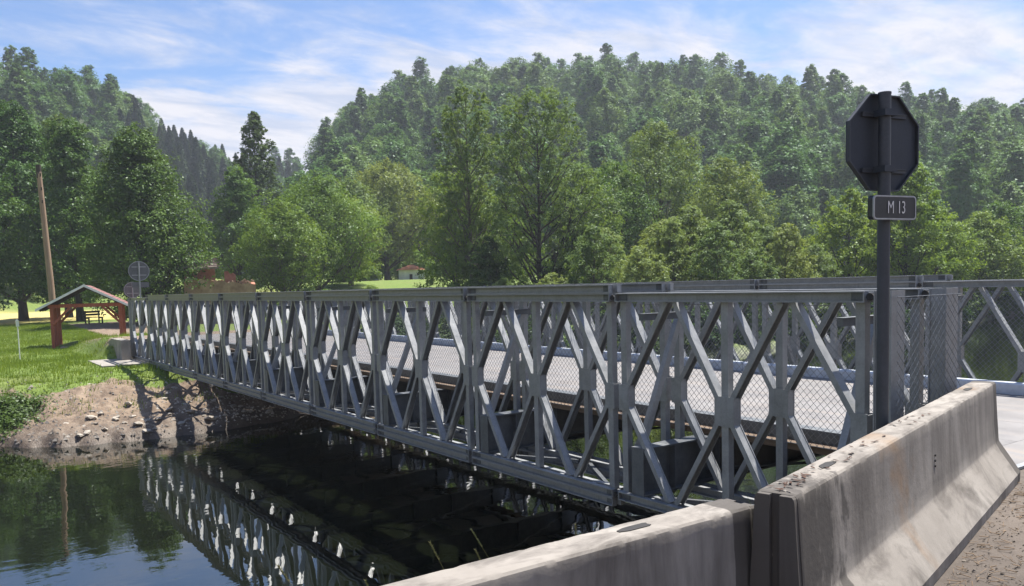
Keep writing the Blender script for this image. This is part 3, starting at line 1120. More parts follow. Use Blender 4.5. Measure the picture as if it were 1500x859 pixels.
loc, rot = frame(SP, 2.245, PA, -0.040)
NP = link('number_plate', None, SP, loc, rot)
w_, h_ = 0.375, 0.150
g = Geo()
g.prism(rrect(w_, h_, 0.024), 'y', -0.045, 0.0)
g.build('plate_body', PLATE, NP)
g = Geo()
ra, rb = rrect(w_, h_, 0.024), rrect(w_ - 0.018, h_ - 0.018, 0.017)
n = len(ra)
for k in range(n):
    j = (k + 1) % n
    g.add([(ra[k][0], -0.0475, ra[k][1]), (ra[j][0], -0.0475, ra[j][1]), (rb[j][0], -0.0475, rb[j][1]), (rb[k][0], -0.0475, rb[k][1])], [(0, 1, 2, 3)])
    g.add([(ra[k][0] * 1.003, -0.0475, ra[k][1] * 1.006), (ra[j][0] * 1.003, -0.0475, ra[j][1] * 1.006), (ra[j][0] * 1.003, -0.038, ra[j][1] * 1.006), (ra[k][0] * 1.003, -0.038, ra[k][1] * 1.006)], [(0, 1, 2, 3)])
g.build('plate_border', RIM, NP)
for ch, cxx, nm in (('M', -0.040, 'letter'), ('1', 0.035, 'digit'), ('3', 0.073, 'digit')):
    fc = bpy.data.curves.new('glyph', 'FONT')
    fc.body = ch
    fc.size = 0.112
    fc.align_x, fc.align_y = 'CENTER', 'CENTER'
    fc.extrude = 0.0006
    fc.offset = -0.0006
    fc.materials.append(WHITE)
    tmp = bpy.data.objects.new('glyph_curve', fc)
    me = bpy.data.meshes.new_from_object(tmp)
    bpy.data.objects.remove(tmp)
    link(nm, me, NP, (cxx, -0.0485, -0.002), (math.pi / 2, 0, 0), (0.70, 1, 1))

# ------------------------------------------------------------------ small things on the far bank


def zt(x, y):
    return float(terrain(np.array([x]), np.array([y]))[0])


def ground_under(pts):
    return min(zt(*p) for p in pts)


# round signs seen from the back
def round_sign(loc, h, rad, lab, plate, ang):
    s = tag(empty('round_sign', loc), lab, 'road sign')
    g = Geo()
    g.tube([(0, 0, -0.1), (0, 0, h + rad * 0.95)], 0.034, 12)
    g.build('post', STEEL, s, True)
    d = (math.sin(ang) * 0.05, math.cos(ang) * 0.05, h)
    disc = [(rad * math.cos(a), rad * math.sin(a)) for a in np.linspace(0, 2 * math.pi, 33)[:-1]]
    g = Geo()
    g.prism(disc, 'y', 0, 0.01)
    p = g.build('disc', SIGNGREY, s, False, loc=d, rot=(0, 0, -ang))
    g = Geo()
    for k in range(32):
        a, b = disc[k], disc[(k + 1) % 32]
        vs = [(a[0] * f, yy, a[1] * f) for yy in (-0.02, 0) for f in (1.01, .95)] + [(b[0] * f, yy, b[1] * f) for yy in (-0.02, 0) for f in (1.01, .95)]
        g.add(vs, [(0, 4, 6, 2), (1, 3, 7, 5), (0, 1, 5, 4), (2, 6, 7, 3)])
    g.build('rim', STEEL, p)
    for z in (-0.42, 0.42):
        g = Geo()
        g.box(-rad * 0.68, rad * 0.68, -0.025, -0.001, z * rad - 0.018, z * rad + 0.018)
        g.build('mounting_rail', STEEL, p)
    if plate:
        g = Geo()
        g.box(-0.30, 0.36, 0.03, 0.042, h - rad - 0.28, h - rad - 0.06)
        g.build('small_plate', SIGNGREY, s, False, rot=(0, 0, -ang))
    return s


round_sign((0.90, 30.4, zt(0.9, 30.4)), 3.30 - zt(0.9, 30.4), 0.405, 'larger round sign seen from the back with a small plate beneath, beyond the bridge end', True, 0.1)
round_sign((2.53, 40.9, zt(2.53, 40.9)), 2.57 - zt(2.53, 40.9), 0.42, 'smaller round sign seen from the back, half hidden below the larger round sign', False, 0.1)

# wooden shelter
SHX, SHY, SHR = -0.02, 38.9, -math.radians(13)
sz = min(zt(SHX + a, SHY + b) for a in (-1.6, 0, 1.6) for b in (-0.2, 1.5, 3)) - 0.02
SH = tag(empty('wooden_shelter', (SHX, SHY, sz), SHR), 'open timber shelter with red-brown posts and a shingled gable roof on the grass', 'shelter')
hw, dp, eh = 1.52, 2.6, 2.02
for x in (-hw, hw):
    for y in (0, dp / 2, dp) if x < 0 else (0, dp / 2, dp):
        g = Geo()
        g.box(x - 0.075, x + 0.075, y - 0.075, y + 0.075, -0.12, eh)
        g.build('post', REDWOOD, SH)
for y in (0, dp):
    g = Geo()
    g.box(-hw - 0.15, hw + 0.15, y - 0.08, y + 0.08, eh + 0.002, eh + 0.16)
    g.build('beam', REDWOOD, SH)
    for s in (-1, 1):
        g = Geo()
        g.bar((s * (hw - 0.06), y, eh - 0.78), (s * (hw - 0.80), y, eh - 0.01), 0.11, 0.11, (0, 1, 0))
        g.build('brace', REDWOOD, SH)
for x in (-hw, hw):
    g = Geo()
    g.box(x - 0.07, x + 0.07, 0.085, dp - 0.085, eh + 0.01, eh + 0.14)
    g.build('wall_plate', REDWOOD, SH)
ex, ez, az_ = hw + 0.62, eh - 0.10, eh + 1.02
for s, nm in ((-1, 'roof_slope'), (1, 'roof_slope')):
    g = Geo()
    g.prism([(s * 0.0, az_), (s * ex, ez), (s * ex, ez + 0.06), (0, az_ + 0.07)], 'y', -0.42, dp + 0.42)
    r = g.build('roof_slope', ROOFING, SH)
    for k in range(9):
        a = k / 9.0
        g = Geo()
        xx0, xx1 = s * ex * (1 - a), s * ex * (1 - a - 0.12)
        zz0, zz1 = ez + 0.065 + (az_ - ez) * a, ez + 0.065 + (az_ - ez) * (a + 0.12)
        g.add([(xx0, -0.43, zz0 + 0.022), (xx0, dp + 0.43, zz0 + 0.022), (xx1, dp + 0.43, zz1), (xx1, -0.43, zz1),
               (xx0, -0.43, zz0 - 0.01), (xx0, dp + 0.43, zz0 - 0.01)], [(0, 1, 2, 3), (0, 4, 5, 1)])
        g.build('shingle_course', ROOFING, r)
    g = Geo()
    g.prism([(s * 0.0, az_ - 0.02), (s * (ex + 0.02), ez - 0.05), (s * (ex + 0.02), ez + 0.07), (0, az_ + 0.10)], 'y', -0.475, -0.435)
    g.build('edge_trim', TRIM, SH)
    for y in (0.3, 1.1, 1.9):
        g = Geo()
        g.bar((s * 0.05, y, az_ - 0.07), (s * ex * 0.97, y, ez + 0.0 - 0.03), 0.09, 0.10, (0, 1, 0))
        g.build('rafter', DARKWOOD, SH)
g = Geo()
for i in range(11):
    for j in range(8):
        x0 = -1.3 + i * 0.27 + (0.13 if j % 2 else 0)
        y0 = 0.1 + j * 0.31
        g.box(x0, x0 + 0.255, y0, y0 + 0.295, -0.05, 0.045 + 0.006 * ((i * 7 + j * 3) % 3))
PAV = simple('paver', (0.30, 0.24, 0.20), (0.44, 0.36, 0.31), 4, 0.9)
tag(g.build('paving', PAV, None, False, loc=(SHX, SHY, sz + 0.02), rot=(0, 0, SHR)), 'grey brown paver floor under the wooden shelter', 'paving', None, 'structure')

# wooden bench under the trees
bx, by = 3.35, 60.2
BN = tag(empty('park_bench', (bx, by, zt(bx, by)), 0.5), 'dark wooden bench in the shade beyond the shelter', 'bench')
for k in range(3):
    g = Geo()
    g.box(-0.7, 0.7, -0.2 + k * 0.15, -0.07 + k * 0.15, 0.43, 0.47)
    g.build('seat_slat', DARKWOOD, BN)
for k in range(2):
    g = Geo()
    g.box(-0.7, 0.7, 0.26, 0.30, 0.58 + k * 0.2, 0.73 + k * 0.2)
    g.build('back_slat', DARKWOOD, BN)
for s in (-0.55, 0.55):
    g = Geo()
    g.box(s - 0.04, s + 0.04, -0.18, -0.10, -0.08, 0.43)
    g.box(s - 0.04, s + 0.04, 0.20, 0.26, -0.08, 0.95)
    g.box(s - 0.039, s + 0.039, -0.10, 0.20, 0.36, 0.425)
    g.build('leg', DARKWOOD, BN)

# utility pole
ux, uy = -0.75, 45.5
uz = zt(ux, uy)
UP = tag(empty('utility_pole', (ux, uy, uz)), 'bare weathered wooden utility pole leaning slightly behind the shelter', 'utility pole')
g = Geo()
g.tube([(0, 0, -0.3), (-0.05, 0.05, 3), (-0.17, 0.12, 7), (-0.25, 0.2, 9.65)], [0.18, 0.17, 0.145, 0.125], 14)
g.build('shaft', POLEWOOD, UP, True)
g = Geo()
g.tube([(-0.235, 0.19, 8.95), (-0.25, 0.2, 9.68)], 0.135, 12)
g.build('cap_sleeve', DARKWOOD, UP, True)
for z in (7.6, 8.3, 9.05):
    g = Geo()
    g.tube([(-0.2, 0.05, z), (-0.2, -0.12, z), (-0.2, -0.15, z + 0.14)], 0.03, 6)
    g.build('insulator_bracket', DARKWOOD, UP)

# white marker post
mx, my = -3.42, 32.9
MP = tag(empty('marker_post', (mx, my, zt(mx, my))), 'thin white marker post with a small cap standing alone in the grass', 'marker post')
g = Geo()
g.tube([(0, 0, -0.1), (0.0, 0, 1.45)], 0.022, 8)
g.build('stake', MARKW, MP, True)
g = Geo()
g.box(-0.055, 0.055, -0.055, 0.055, 1.40, 1.62)
g.prism([(-0.07, 1.621), (0.07, 1.621), (0, 1.70)], 'y', -0.07, 0.07)
g.build('cap', MARKW, MP)


# small whitewashed hut, its neighbour, and the ruined brick house
def hut(loc, rz, w, d, h, rh, wall, roof, label):
    s = tag(empty('hut', loc, rz), label, 'hut')
    g = Geo()
    g.box(-w / 2, w / 2, -d / 2, d / 2, -0.5, h)
    wl_ = g.build('wall', wall, s)
    o = 0.28
    W, D = w / 2 + o, d / 2 + o
    rl = max(w / 2 - d / 2, 0.25)
    g = Geo()
    g.add([(-W, -D, h - 0.02), (W, -D, h - 0.02), (W, D, h - 0.02), (-W, D, h - 0.02), (-rl, 0, h + rh), (rl, 0, h + rh)],
          [(0, 1, 5, 4), (1, 2, 5), (2, 3, 4, 5), (3, 0, 4), (0, 3, 2, 1)])
    rf = g.build('roof', roof, s)
    for k in range(1, 8):
        a = k / 8.0
        g = Geo()
        z = h + rh * a - 0.01
        xa, ya = W + (rl - W) * a, -D * (1 - a)
        g.bar((-xa, ya - 0.01, z), (xa, ya - 0.01, z), 0.05, 0.05, (0, 0, 1))
        g.build('tile_course', roof, rf)
    for x in (w * 0.27,):
        g = Geo()
        g.box(x - 0.1, x + 0.1, -d / 2 - 0.012, -d / 2 + 0.02, h * 0.5, h * 0.72)
        f = g.build('window', DARK, s)  # dark sheet on the wall, painting in the unlit inside
        g = Geo()
        g.box(x - 0.14, x + 0.14, -d / 2 - 0.03, -d / 2 - 0.013, h * 0.45, h * 0.495)
        g.build('sill', wall, f)
    g = Geo()
    g.box(-0.2, 0.16, -d / 2 - 0.02, -d / 2 + 0.02, -0.1, h * 0.62)
    g.build('door', DARKWOOD, s)
    return s


hx, hy = 40.5, 80.5
hut((hx, hy, zt(hx, hy) - 0.15), -0.55, 2.9, 2.4, 1.35, 0.6, WHITEWALL, TILE, 'small whitewashed hut with an orange tiled hip roof in the meadow')
hx, hy = 34.4, 79.0
hut((hx, hy, zt(hx, hy) - 0.15), -0.5, 2.0, 2.0, 1.0, 0.75, WHITEWALL, OLDTILE, 'tiny hut with a dark steep roof half hidden by leaves')

rx_, ry_ = 10.9, 54.6
rz0 = zt(rx_, ry_)
RH = tag(empty('ruined_house', (rx_, ry_, rz0), -0.28), 'ruined brick house with broken walls and a collapsed tile roof among trees', 'house')
g = Geo()
g.prism([(-2.4, -0.6), (2.5, -0.6), (2.5, 2.75), (2.0, 2.9), (1.7, 2.8), (1.0, 3.0), (0.5, 2.95), (0.3, 3.1), (-0.6, 3.05), (-0.8, 3.2), (-2.4, 3.2)], 'y', -0.2, 0.2)
fwall = g.build('front_wall', PLASTER, RH)
for x in (-1.5, 0.1, 1.6):
    g = Geo()
    g.box(x - 0.35, x + 0.35, -0.215, -0.19, 0.9, 1.9)
    g.build('window_opening', DARK, fwall)  # dark sheet on the solid wall, painting in the shade behind an opening
g = Geo()
g.prism([(-2.0, 0), (-0.3, 0), (-0.3, 4.0), (-0.5, 4.15), (-1.1, 4.2), (-2.0, 4.1)], 'y', 1.6, 1.95)
g.build('inner_wall', BRICKM, RH)
g = Geo()
g.prism([(0.35, 0), (1.15, 0), (1.15, 3.55), (1.0, 3.7), (0.75, 3.62), (0.62, 3.85), (0.35, 3.8)], 'y', 1.7, 2.0)
g.build('wall_stump', BRICKM, RH)
for xx, poly in ((2.2, [(0.2, -0.5), (4.0, -0.5), (4.0, 2.4), (3.0, 3.0), (1.5, 2.9), (0.2, 2.8)]), (-2.4, [(0.2, -0.5), (4.2, -0.5), (4.2, 3.9), (2.5, 4.1), (1.0, 3.6), (0.2, 3.0)])):
    g = Geo()
    g.prism(poly, 'x', xx, xx + 0.3)
    g.build('side_wall', BRICKM, RH)
g = Geo()
g.add([(-2.7, 1.0, 4.0), (-0.1, 0.9, 4.1), (-0.3, 3.2, 5.1), (-2.7, 3.3, 5.05), (-2.7, 1.0, 3.9), (-0.1, 0.9, 4.0), (-0.3, 3.2, 5.0), (-2.7, 3.3, 4.95)],
      [(0, 1, 2, 3), (4, 7, 6, 5), (0, 4, 5, 1), (1, 5, 6, 2), (2, 6, 7, 3), (3, 7, 4, 0)])
rf = g.build('broken_roof', OLDTILE, RH)
for k in range(8):
    g = Geo()
    a = k / 8.0
    g.bar((-2.72, 1.0 + 2.2 * a, 4.03 + 1.05 * a), (-0.05 - 0.2 * a + 0.16 * (k % 2), 0.95 + 2.2 * a, 4.13 + 1.0 * a), 0.10, 0.07, (0, 0, 1))
    g.build('tile_course', OLDTILE, rf)
g = Geo()
rg = np.random.default_rng(3)
for k in range(46):
    x, y = rg.uniform(-2.2, 2.2), rg.uniform(-0.15, 1.4)
    q = rg.uniform(0.05, 0.14)
    g.bar((x, y, 2.95 + rg.uniform(-0.2, 0.2)), (x + q * 2, y + rg.uniform(-.3, .3), 2.98 + rg.uniform(-0.2, 0.2)), q, q * 0.6, (0, 0, 1))
tag(g.build('rubble', PLASTER, RH), None, None, None, 'stuff')

# ------------------------------------------------------------------ trees


def norm(v):
    return v / np.maximum(np.linalg.norm(v, axis=-1, keepdims=True), 1e-6)


def leaves(C, Nrm, size, rng, aspect=0.6, fold=0.18, droop=0.0):
    n = len(C)
    rv = norm(rng.normal(size=(n, 3)))
    rv[:, 2] -= droop
    T = norm(rv - Nrm * np.sum(rv * Nrm, 1, keepdims=True))
    B = np.cross(Nrm, T)
    l = (size * rng.uniform(0.65, 1.3, n))[:, None]
    w = l * aspect
    V = np.stack([C - T * l * 0.5, C + B * w * 0.5 - Nrm * l * fold, C + T * l * 0.5, C - B * w * 0.5 - Nrm * l * fold], 1).reshape(-1, 3)
    return V, np.arange(4 * n).reshape(n, 4)


def envelope(shape, t):
    if shape == 'round':
        return np.sqrt(np.clip(1 - (2 * t - 0.95) ** 2 / 1.1, 0.02, 1))
    if shape == 'cone':
        return np.clip(np.minimum(1.0, 0.6 + 2.2 * t) * (1 - t) ** 0.5 + 0.03, 0.03, 1)
    if shape == 'poplar':
        return np.clip(np.clip(1 - np.abs((t - 0.42) / 0.60) ** 3.6, 0, 1) ** 0.5, 0.42, 1)
    if shape == 'dome':
        return np.clip(1 - t ** 1.7, 0.02, 1) ** 0.62 * (0.72 + 0.28 * np.minimum(1, 3 * t))
    if shape == 'bush':
        return np.sqrt(np.clip(1 - t ** 2.2, 0.03, 1)) * (0.82 + 0.18 * np.minimum(t * 4, 1))
    return np.ones_like(t)


def crown(rng, zb, zt_, W, shape, nblob, nsub, nleaf, leaf, rblob, rsub=None, droop=0.0, upb=0.5, aspect=0.6, lean=(0, 0), jit=0.40, cw=0.25):
    """lobed crown: blobs over an uneven envelope, sprays over the blobs, leaves over the sprays"""
    H = zt_ - zb
    t = (np.arange(nblob) + rng.uniform(0.2, 0.8, nblob)) / nblob
    if shape in ('round', 'bush'):
        t = t ** 0.85
    a = np.arange(nblob) * 2.39996 + rng.uniform(-0.5, 0.5, nblob)
    R = envelope(shape, t) * W / 2 * rng.uniform(0.74, 1.14, nblob)
    rb = rblob * W / 2 * rng.uniform(0.75, 1.25, nblob) * (0.45 + 0.55 * envelope(shape, t))
    q = np.maximum(R - rb * 0.85, 0) * rng.uniform(0.72, 1.0, nblob)
    bc = np.stack([np.cos(a) * q + lean[0] * t, np.sin(a) * q + lean[1] * t, zb + rb * 0.5 + t * (H - rb * 1.45)], 1)
    # sprays on each blob
    k = np.repeat(np.arange(nblob), nsub)
    d = norm(rng.normal(size=(len(k), 3)) + np.array([0, 0, 0.25]))
    rr = rb[k, None] * rng.uniform(0.35, 1.0, (len(k), 1)) ** 0.5
    sc = bc[k] + d * rr * np.array([1, 1, 0.9 if shape != 'poplar' else 1.5])
    rs = (rsub if rsub else 0.30) * rb[k] * rng.uniform(0.6, 1.3, len(k))
    j = rng.integers(0, len(k), nleaf)
    dd = norm(rng.normal(size=(nleaf, 3)))
    off = dd * (rng.uniform(0.1, 1, (nleaf, 1)) ** 0.5) * rs[j, None] * np.array([1, 1, 0.62 + droop])
    P = sc[j] + off
    P[:, 2] -= droop * np.linalg.norm(off[:, :2], axis=1)
    cc = np.array([0, 0, zb + 0.42 * H])
    outw = norm(norm(P - bc[k][j]) * (1 - cw) + norm((P - cc) * np.array([1, 1, 0.8])) * cw)
    Nm = norm(outw * 0.55 + np.array([0, 0, upb]) + rng.normal(size=(nleaf, 3)) * jit)
    V, F = leaves(P, Nm, leaf, rng, aspect, 0.15, droop)
    return V, F, bc, rb


def trunk_geo(rng, H, r0, bc, zb, nlimb=99, n=8, lean=(0, 0), bend=0.25, minr=0.018):
    g = Geo()
    pts, rad = [], []
    m = 9
    ph = rng.uniform(0, 6.3)
    for i in range(m):
        t = i / (m - 1)
        pts.append((lean[0] * t + bend * math.sin(ph + 3 * t) * t * (1 - t) * 2, lean[1] * t + bend * math.cos(ph + 2.3 * t) * t * (1 - t) * 2, -0.35 + (H + 0.35) * t))
        rad.append(max(r0 * (1 - t) ** 0.8 * (1.35 if i == 0 else 1), minr))
    g.tube(pts, rad, n)
    P = np.array(pts)
    for c in bc[:nlimb]:
        if c[2] < 0.3 * H and H > 9:
            continue
        hb = max(zb * 0.75, c[2] - np.hypot(c[0], c[1]) * rng.uniform(0.7, 1.3) - 0.3)
        hb = min(hb, c[2] * 0.96)
        t = np.clip(hb / H, 0.03, 0.97)
        b = np.array([np.interp(t, np.linspace(0, 1, m), P[:, i]) for i in range(3)])
        mid = b * 0.45 + c * 0.55 + np.array([0, 0, -0.08 * np.linalg.norm(c - b)])
        rl = max(r0 * (1 - t) ** 0.8 * 0.5, minr * 1.4)
        g.tube([b, mid, c], [rl, rl * 0.62, minr * 0.7], 5)
        for q in range(3):
            e = c + norm(rng.normal(size=3)) * np.linalg.norm(c - b) * 0.28
            g.tube([mid * 0.4 + c * 0.6, e], [rl * 0.4, minr * 0.4], 4)
    return g


def make_tree(name, loc, ztop, W, shape, label, cat, group, leafm, barkm, seed, zb, nblob, nsub, nleaf, leaf, rblob, r0=0.22, nlimb=99, droop=0.0, upb=0.5, aspect=0.6, lean=(0, 0), rsub=None, H=None):
    rng = np.random.default_rng(seed)
    z0 = zt(*loc)
    H = ztop - z0
    root = tag(empty(name, (loc[0], loc[1], z0)), label, cat, group)
    V, F, bc, rb = crown(rng, zb, H, W, shape, nblob, nsub, nleaf, leaf, rblob, rsub, droop, upb, aspect, lean)
    link('crown', np_mesh('crown', V, F, leafm), root)
    trunk_geo(rng, H * 0.93, r0, bc, zb, nlimb, 8, (lean[0] * 0.9, lean[1] * 0.9)).build('trunk', barkm, root, True)
    return root


def copy_tree(root, loc, sc, rz, label=None):
    r = root.copy()
    COL.objects.link(r)
    r.location = (loc[0], loc[1], zt(*loc))
    r.scale = sc
    r.rotation_euler = (0, 0, rz)
    if label:
        r['label'] = label
    for ch in list(root.children):
        c = ch.copy()
        COL.objects.link(c)
        c.parent = r
    return r


GB = 'broadleaf trees beyond the far bank'
# name, (x, y), ztop, width, shape, label, leaf, bark, crown base, blobs, subs, leaves, leaf size, blob, trunk radius, droop
TREES = [
    ('linden_tree', (0.1, 76.0), 19.5, 14.6, 'dome', 'tall light green linden behind the leaning utility pole', LINDEN, BARK_D, 1.5, 45, 26, 37700, 0.24, 0.40, 0.35, 0.1),
    ('linden_tree', (4.2, 81.0), 19.6, 11.5, 'dome', 'tall linden squeezed between the two broad lindens behind the shelter', LINDEN, BARK_D, 1.5, 35, 22, 23200, 0.24, 0.42, 0.3, 0.1),
    ('linden_tree', (3.4, 67.5), 16.6, 10.5, 'dome', 'dark linden whose trunk shows through the open shelter', LINDEN, BARK_D, 1.3, 40, 24, 29000, 0.22, 0.44, 0.28, 0.1),
    ('linden_tree', (6.3, 57.0), 14.6, 12.4, 'dome', 'big dense dark linden with a tapering crown behind the round signs', LINDEN, BARK_D, 1.0, 59, 30, 52200, 0.20, 0.42, 0.33, 0.1),
    ('linden_tree', (-4.0, 70.0), 15.5, 12.0, 'dome', 'dark linden standing at the edge of the yellow field', LINDEN, BARK_D, 1.6, 40, 24, 29000, 0.22, 0.42, 0.3, 0.1),
    ('alder_tree', (25.4, 89.3), 23.2, 9.6, 'cone', 'tall pointed alder rising above the trees behind the ruined house', DEEP, BARK_D, 1.0, 90, 20, 30000, 0.24, 0.25, 0.28, 0.15),
    ('alder_tree', (19.5, 78.0), 15.2, 10.4, 'cone', 'middle-sized dark alder standing behind the ruined house', OLIVE, BARK_D, 1.4, 32, 24, 20000, 0.24, 0.40, 0.25, 0.15),
    ('hornbeam_tree', (22.9, 65.8), 13.4, 12.6, 'round', 'broad fresh green hornbeam beside the ruined house', OLIVE, BARK, 1.0, 44, 28, 34000, 0.19, 0.38, 0.28, 0.15),
    ('hornbeam_tree', (18.2, 61.5), 10.0, 9.6, 'round', 'low branching hornbeam hanging over the ruined house', OLIVE, BARK, 0.9, 34, 26, 24000, 0.18, 0.40, 0.22, 0.15),
    ('hornbeam_tree', (27.6, 69.0), 11.6, 9.2, 'round', 'rounded hornbeam next to the tiny dark roofed hut', OLIVE, BARK, 0.8, 32, 24, 20000, 0.20, 0.40, 0.24, 0.15),
    ('beech_tree', (39.8, 85.5), 18.2, 15.0, 'round', 'great round drooping beech behind the whitewashed hut', POPLAR, BARK, 2.2, 48, 28, 32000, 0.28, 0.34, 0.35, 0.5),
    ('beech_tree', (33.2, 80.5), 15.0, 10.4, 'round', 'narrower beech leaning against the great round beech', POPLAR, BARK, 1.6, 30, 24, 18000, 0.26, 0.38, 0.26, 0.4),
    ('poplar_tree', (26.5, 45.1), 16.9, 5.6, 'poplar', 'slender tall poplar with thin pale foliage on the far bank', POPLAR2, BARK, 1.8, 84, 12, 24000, 0.16, 0.27, 0.17, 0.25),
    ('poplar_tree', (28.8, 39.7), 15.8, 8.4, 'poplar', 'tall poplar whose dark trunk and limbs show through the leaves', POPLAR2, BARK_D, 2.0, 96, 12, 32000, 0.15, 0.24, 0.20, 0.25),
    ('poplar_tree', (27.4, 48.5), 11.8, 7.2, 'poplar', 'lower poplar growing against the slender tall one', OLIVE, BARK, 1.0, 36, 18, 17000, 0.17, 0.38, 0.15, 0.2),
    ('poplar_tree', (33.1, 40.1), 11.0, 7.6, 'round', 'short bushy poplar beside the poplar with the dark trunk', POPLAR2, BARK_D, 0.8, 34, 18, 18000, 0.16, 0.38, 0.16, 0.25),
    ('elder_tree', (30.6, 48.8), 10.0, 9.4, 'round', 'leafy elder filling the gap between the two tall poplars', OLIVE, BARK_D, 0.3, 34, 22, 18000, 0.19, 0.40, 0.16, 0.1),
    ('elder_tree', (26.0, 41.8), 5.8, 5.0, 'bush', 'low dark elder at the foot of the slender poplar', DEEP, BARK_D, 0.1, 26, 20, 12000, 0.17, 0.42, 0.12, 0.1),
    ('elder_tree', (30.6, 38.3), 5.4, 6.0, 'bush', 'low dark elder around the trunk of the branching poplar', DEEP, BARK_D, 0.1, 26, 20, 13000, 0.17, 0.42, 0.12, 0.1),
    ('ash_tree', (49.6, 48.6), 17.4, 12.6, 'round', 'large airy pale ash standing in front of the wooded hill', POPLAR, BARK, 1.8, 52, 22, 32000, 0.20, 0.32, 0.26, 0.25),
    ('ash_tree', (49.9, 41.0), 13.0, 10.4, 'round', 'smaller airy ash beside the large pale ash', POPLAR, BARK, 1.4, 38, 20, 22000, 0.19, 0.34, 0.2, 0.25),
    ('ash_tree', (43.0, 47.5), 13.0, 9.8, 'round', 'darker ash between the large pale ash and the poplars', OLIVE, BARK, 1.4, 36, 22, 20000, 0.20, 0.36, 0.2, 0.2),
    ('maple_tree', (52.6, 26.6), 11.8, 9.6, 'cone', 'bright green maple with dark bare limbs behind the stop sign', MAPLE, BARK_D, 0.8, 44, 16, 26000, 0.19, 0.34, 0.2, 0.15),
    ('maple_tree', (57.9, 27.3), 8.0, 8.6, 'round', 'rounded bright maple spreading above the river bank', MAPLE, BARK_D, 0.4, 36, 20, 22000, 0.19, 0.38, 0.16, 0.15),
    ('maple_tree', (47.6, 27.8), 8.6, 7.6, 'round', 'young maple next to the maple with dark limbs', MAPLE, BARK_D, 0.4, 30, 18, 16000, 0.18, 0.38, 0.14, 0.15),
    ('maple_tree', (67.0, 28.0), 7.6, 9.4, 'round', 'darker maple overhanging the river bend', OLIVE, BARK_D, 0.3, 34, 20, 18000, 0.21, 0.38, 0.16, 0.15),
    ('maple_tree', (73.5, 29.5), 9.0, 9.4, 'round', 'outermost maple along the river bend', OLIVE, BARK_D, 0.3, 32, 20, 16000, 0.22, 0.38, 0.16, 0.15),
]
for k, (nm, loc, ztop, W, shape, lab, lm, bm_, zb, nb, ns, nl, lf_, rb_, r0, dr) in enumerate(TREES):
    make_tree(nm, loc, ztop, W, shape, lab, 'tree', GB, lm, bm_, 100 + k, zb, nb, ns, nl, lf_, rb_, r0, 99, dr)

# willow thicket along the far bank: three kinds of bush, each copied
GW = 'willow bushes along the far bank'
WLAB = ['pale feathery willow bush in the thicket along the far bank', 'tall pale willow bush with bare stems in the thicket along the far bank', 'broad low willow bush in the thicket along the far bank']
WB = []
for k, (loc, ztop, W, nb, nl) in enumerate((((28.2, 33.1), 6.1, 5.2, 40, 17000), ((32.3, 30.3), 6.4, 5.2, 40, 16000), ((28.9, 29.6), 4.6, 5.6, 38, 16000))):
    WB.append(make_tree('willow_bush', loc, ztop, W, 'bush', WLAB[k], 'bush', GW, WILLOW, BARK, 300 + k, 0.1, nb, 14, nl, 0.15, 0.34, 0.08, 99, 0.25, 0.5, 0.35))
rg = np.random.default_rng(31)
for x, y, s in ((33.2, 27.6, 0.95), (35.9, 26.9, 1.02), (38.6, 26.4, 0.92), (42.8, 27.3, 0.85), (30.4, 34.6, 0.95), (34.9, 31.4, 1.15), (38.3, 30.8, 1.15), (41.4, 30.2, 1.05), (44.9, 31.5, 1.15), (25.2, 33.6, 0.75), (36.8, 35.5, 1.2), (41.6, 36.2, 1.2), (46.2, 36.2, 1.2), (23.6, 36.6, 0.6)):
    k = int(rg.integers(0, 3))
    copy_tree(WB[k], (x, y), (s * rg.uniform(0.9, 1.1), s * rg.uniform(0.9, 1.1), s * rg.uniform(0.9, 1.08)), rg.uniform(0, 6.3))

# dark shrubs overhanging the far water edge
GS = 'dark shrubs at the far water edge'
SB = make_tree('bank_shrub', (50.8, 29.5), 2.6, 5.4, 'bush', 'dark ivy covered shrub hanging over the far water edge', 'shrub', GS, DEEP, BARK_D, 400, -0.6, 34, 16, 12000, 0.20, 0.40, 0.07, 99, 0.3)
for x, y, s in ((54.4, 28.0, 1), (58.6, 27.4, 0.95), (63.0, 27.0, 1), (66.6, 26.6, 0.95), (70.6, 27.6, 1), (46.4, 25.6, 0.9), (42.0, 24.8, 0.8), (38.0, 24.2, 0.75), (75.0, 28.2, 1.1), (34.0, 23.6, 0.7), (30.2, 23.4, 0.65), (80.0, 29.0, 1.2)):
    y = float(far_edge(np.array([x]))[0]) + rg.uniform(0.7, 1.6)
    copy_tree(SB, (x, y), (s * rg.uniform(0.9, 1.2), s * rg.uniform(0.9, 1.2), s * rg.uniform(0.9, 1.15)), rg.uniform(0, 6.3))
for x, y, s in ((9.5, 20.6, 0.45), (12.2, 21.2, 0.55), (15.0, 21.4, 0.62), (17.8, 21.8, 0.65), (20.6, 22.2, 0.7), (23.4, 22.4, 0.75), (26.2, 22.6, 0.75), (13.4, 25.4, 0.6), (18.6, 26.2, 0.66), (24.0, 27.0, 0.7), (9.8, 25.0, 0.5), (14.0, 30.5, 0.6), (18.5, 32.0, 0.7), (22.5, 32.5, 0.75), (10.8, 28.8, 0.5), (27.6, 24.0, 0.7)):
    copy_tree(SB, (x, y), (s * rg.uniform(0.9, 1.2), s * rg.uniform(0.9, 1.2), s * rg.uniform(0.75, 0.95)), rg.uniform(0, 6.3), 'low dark shrub on the bank between the bridge and the poplars')['group'] = 'low shrubs between bridge and poplars'
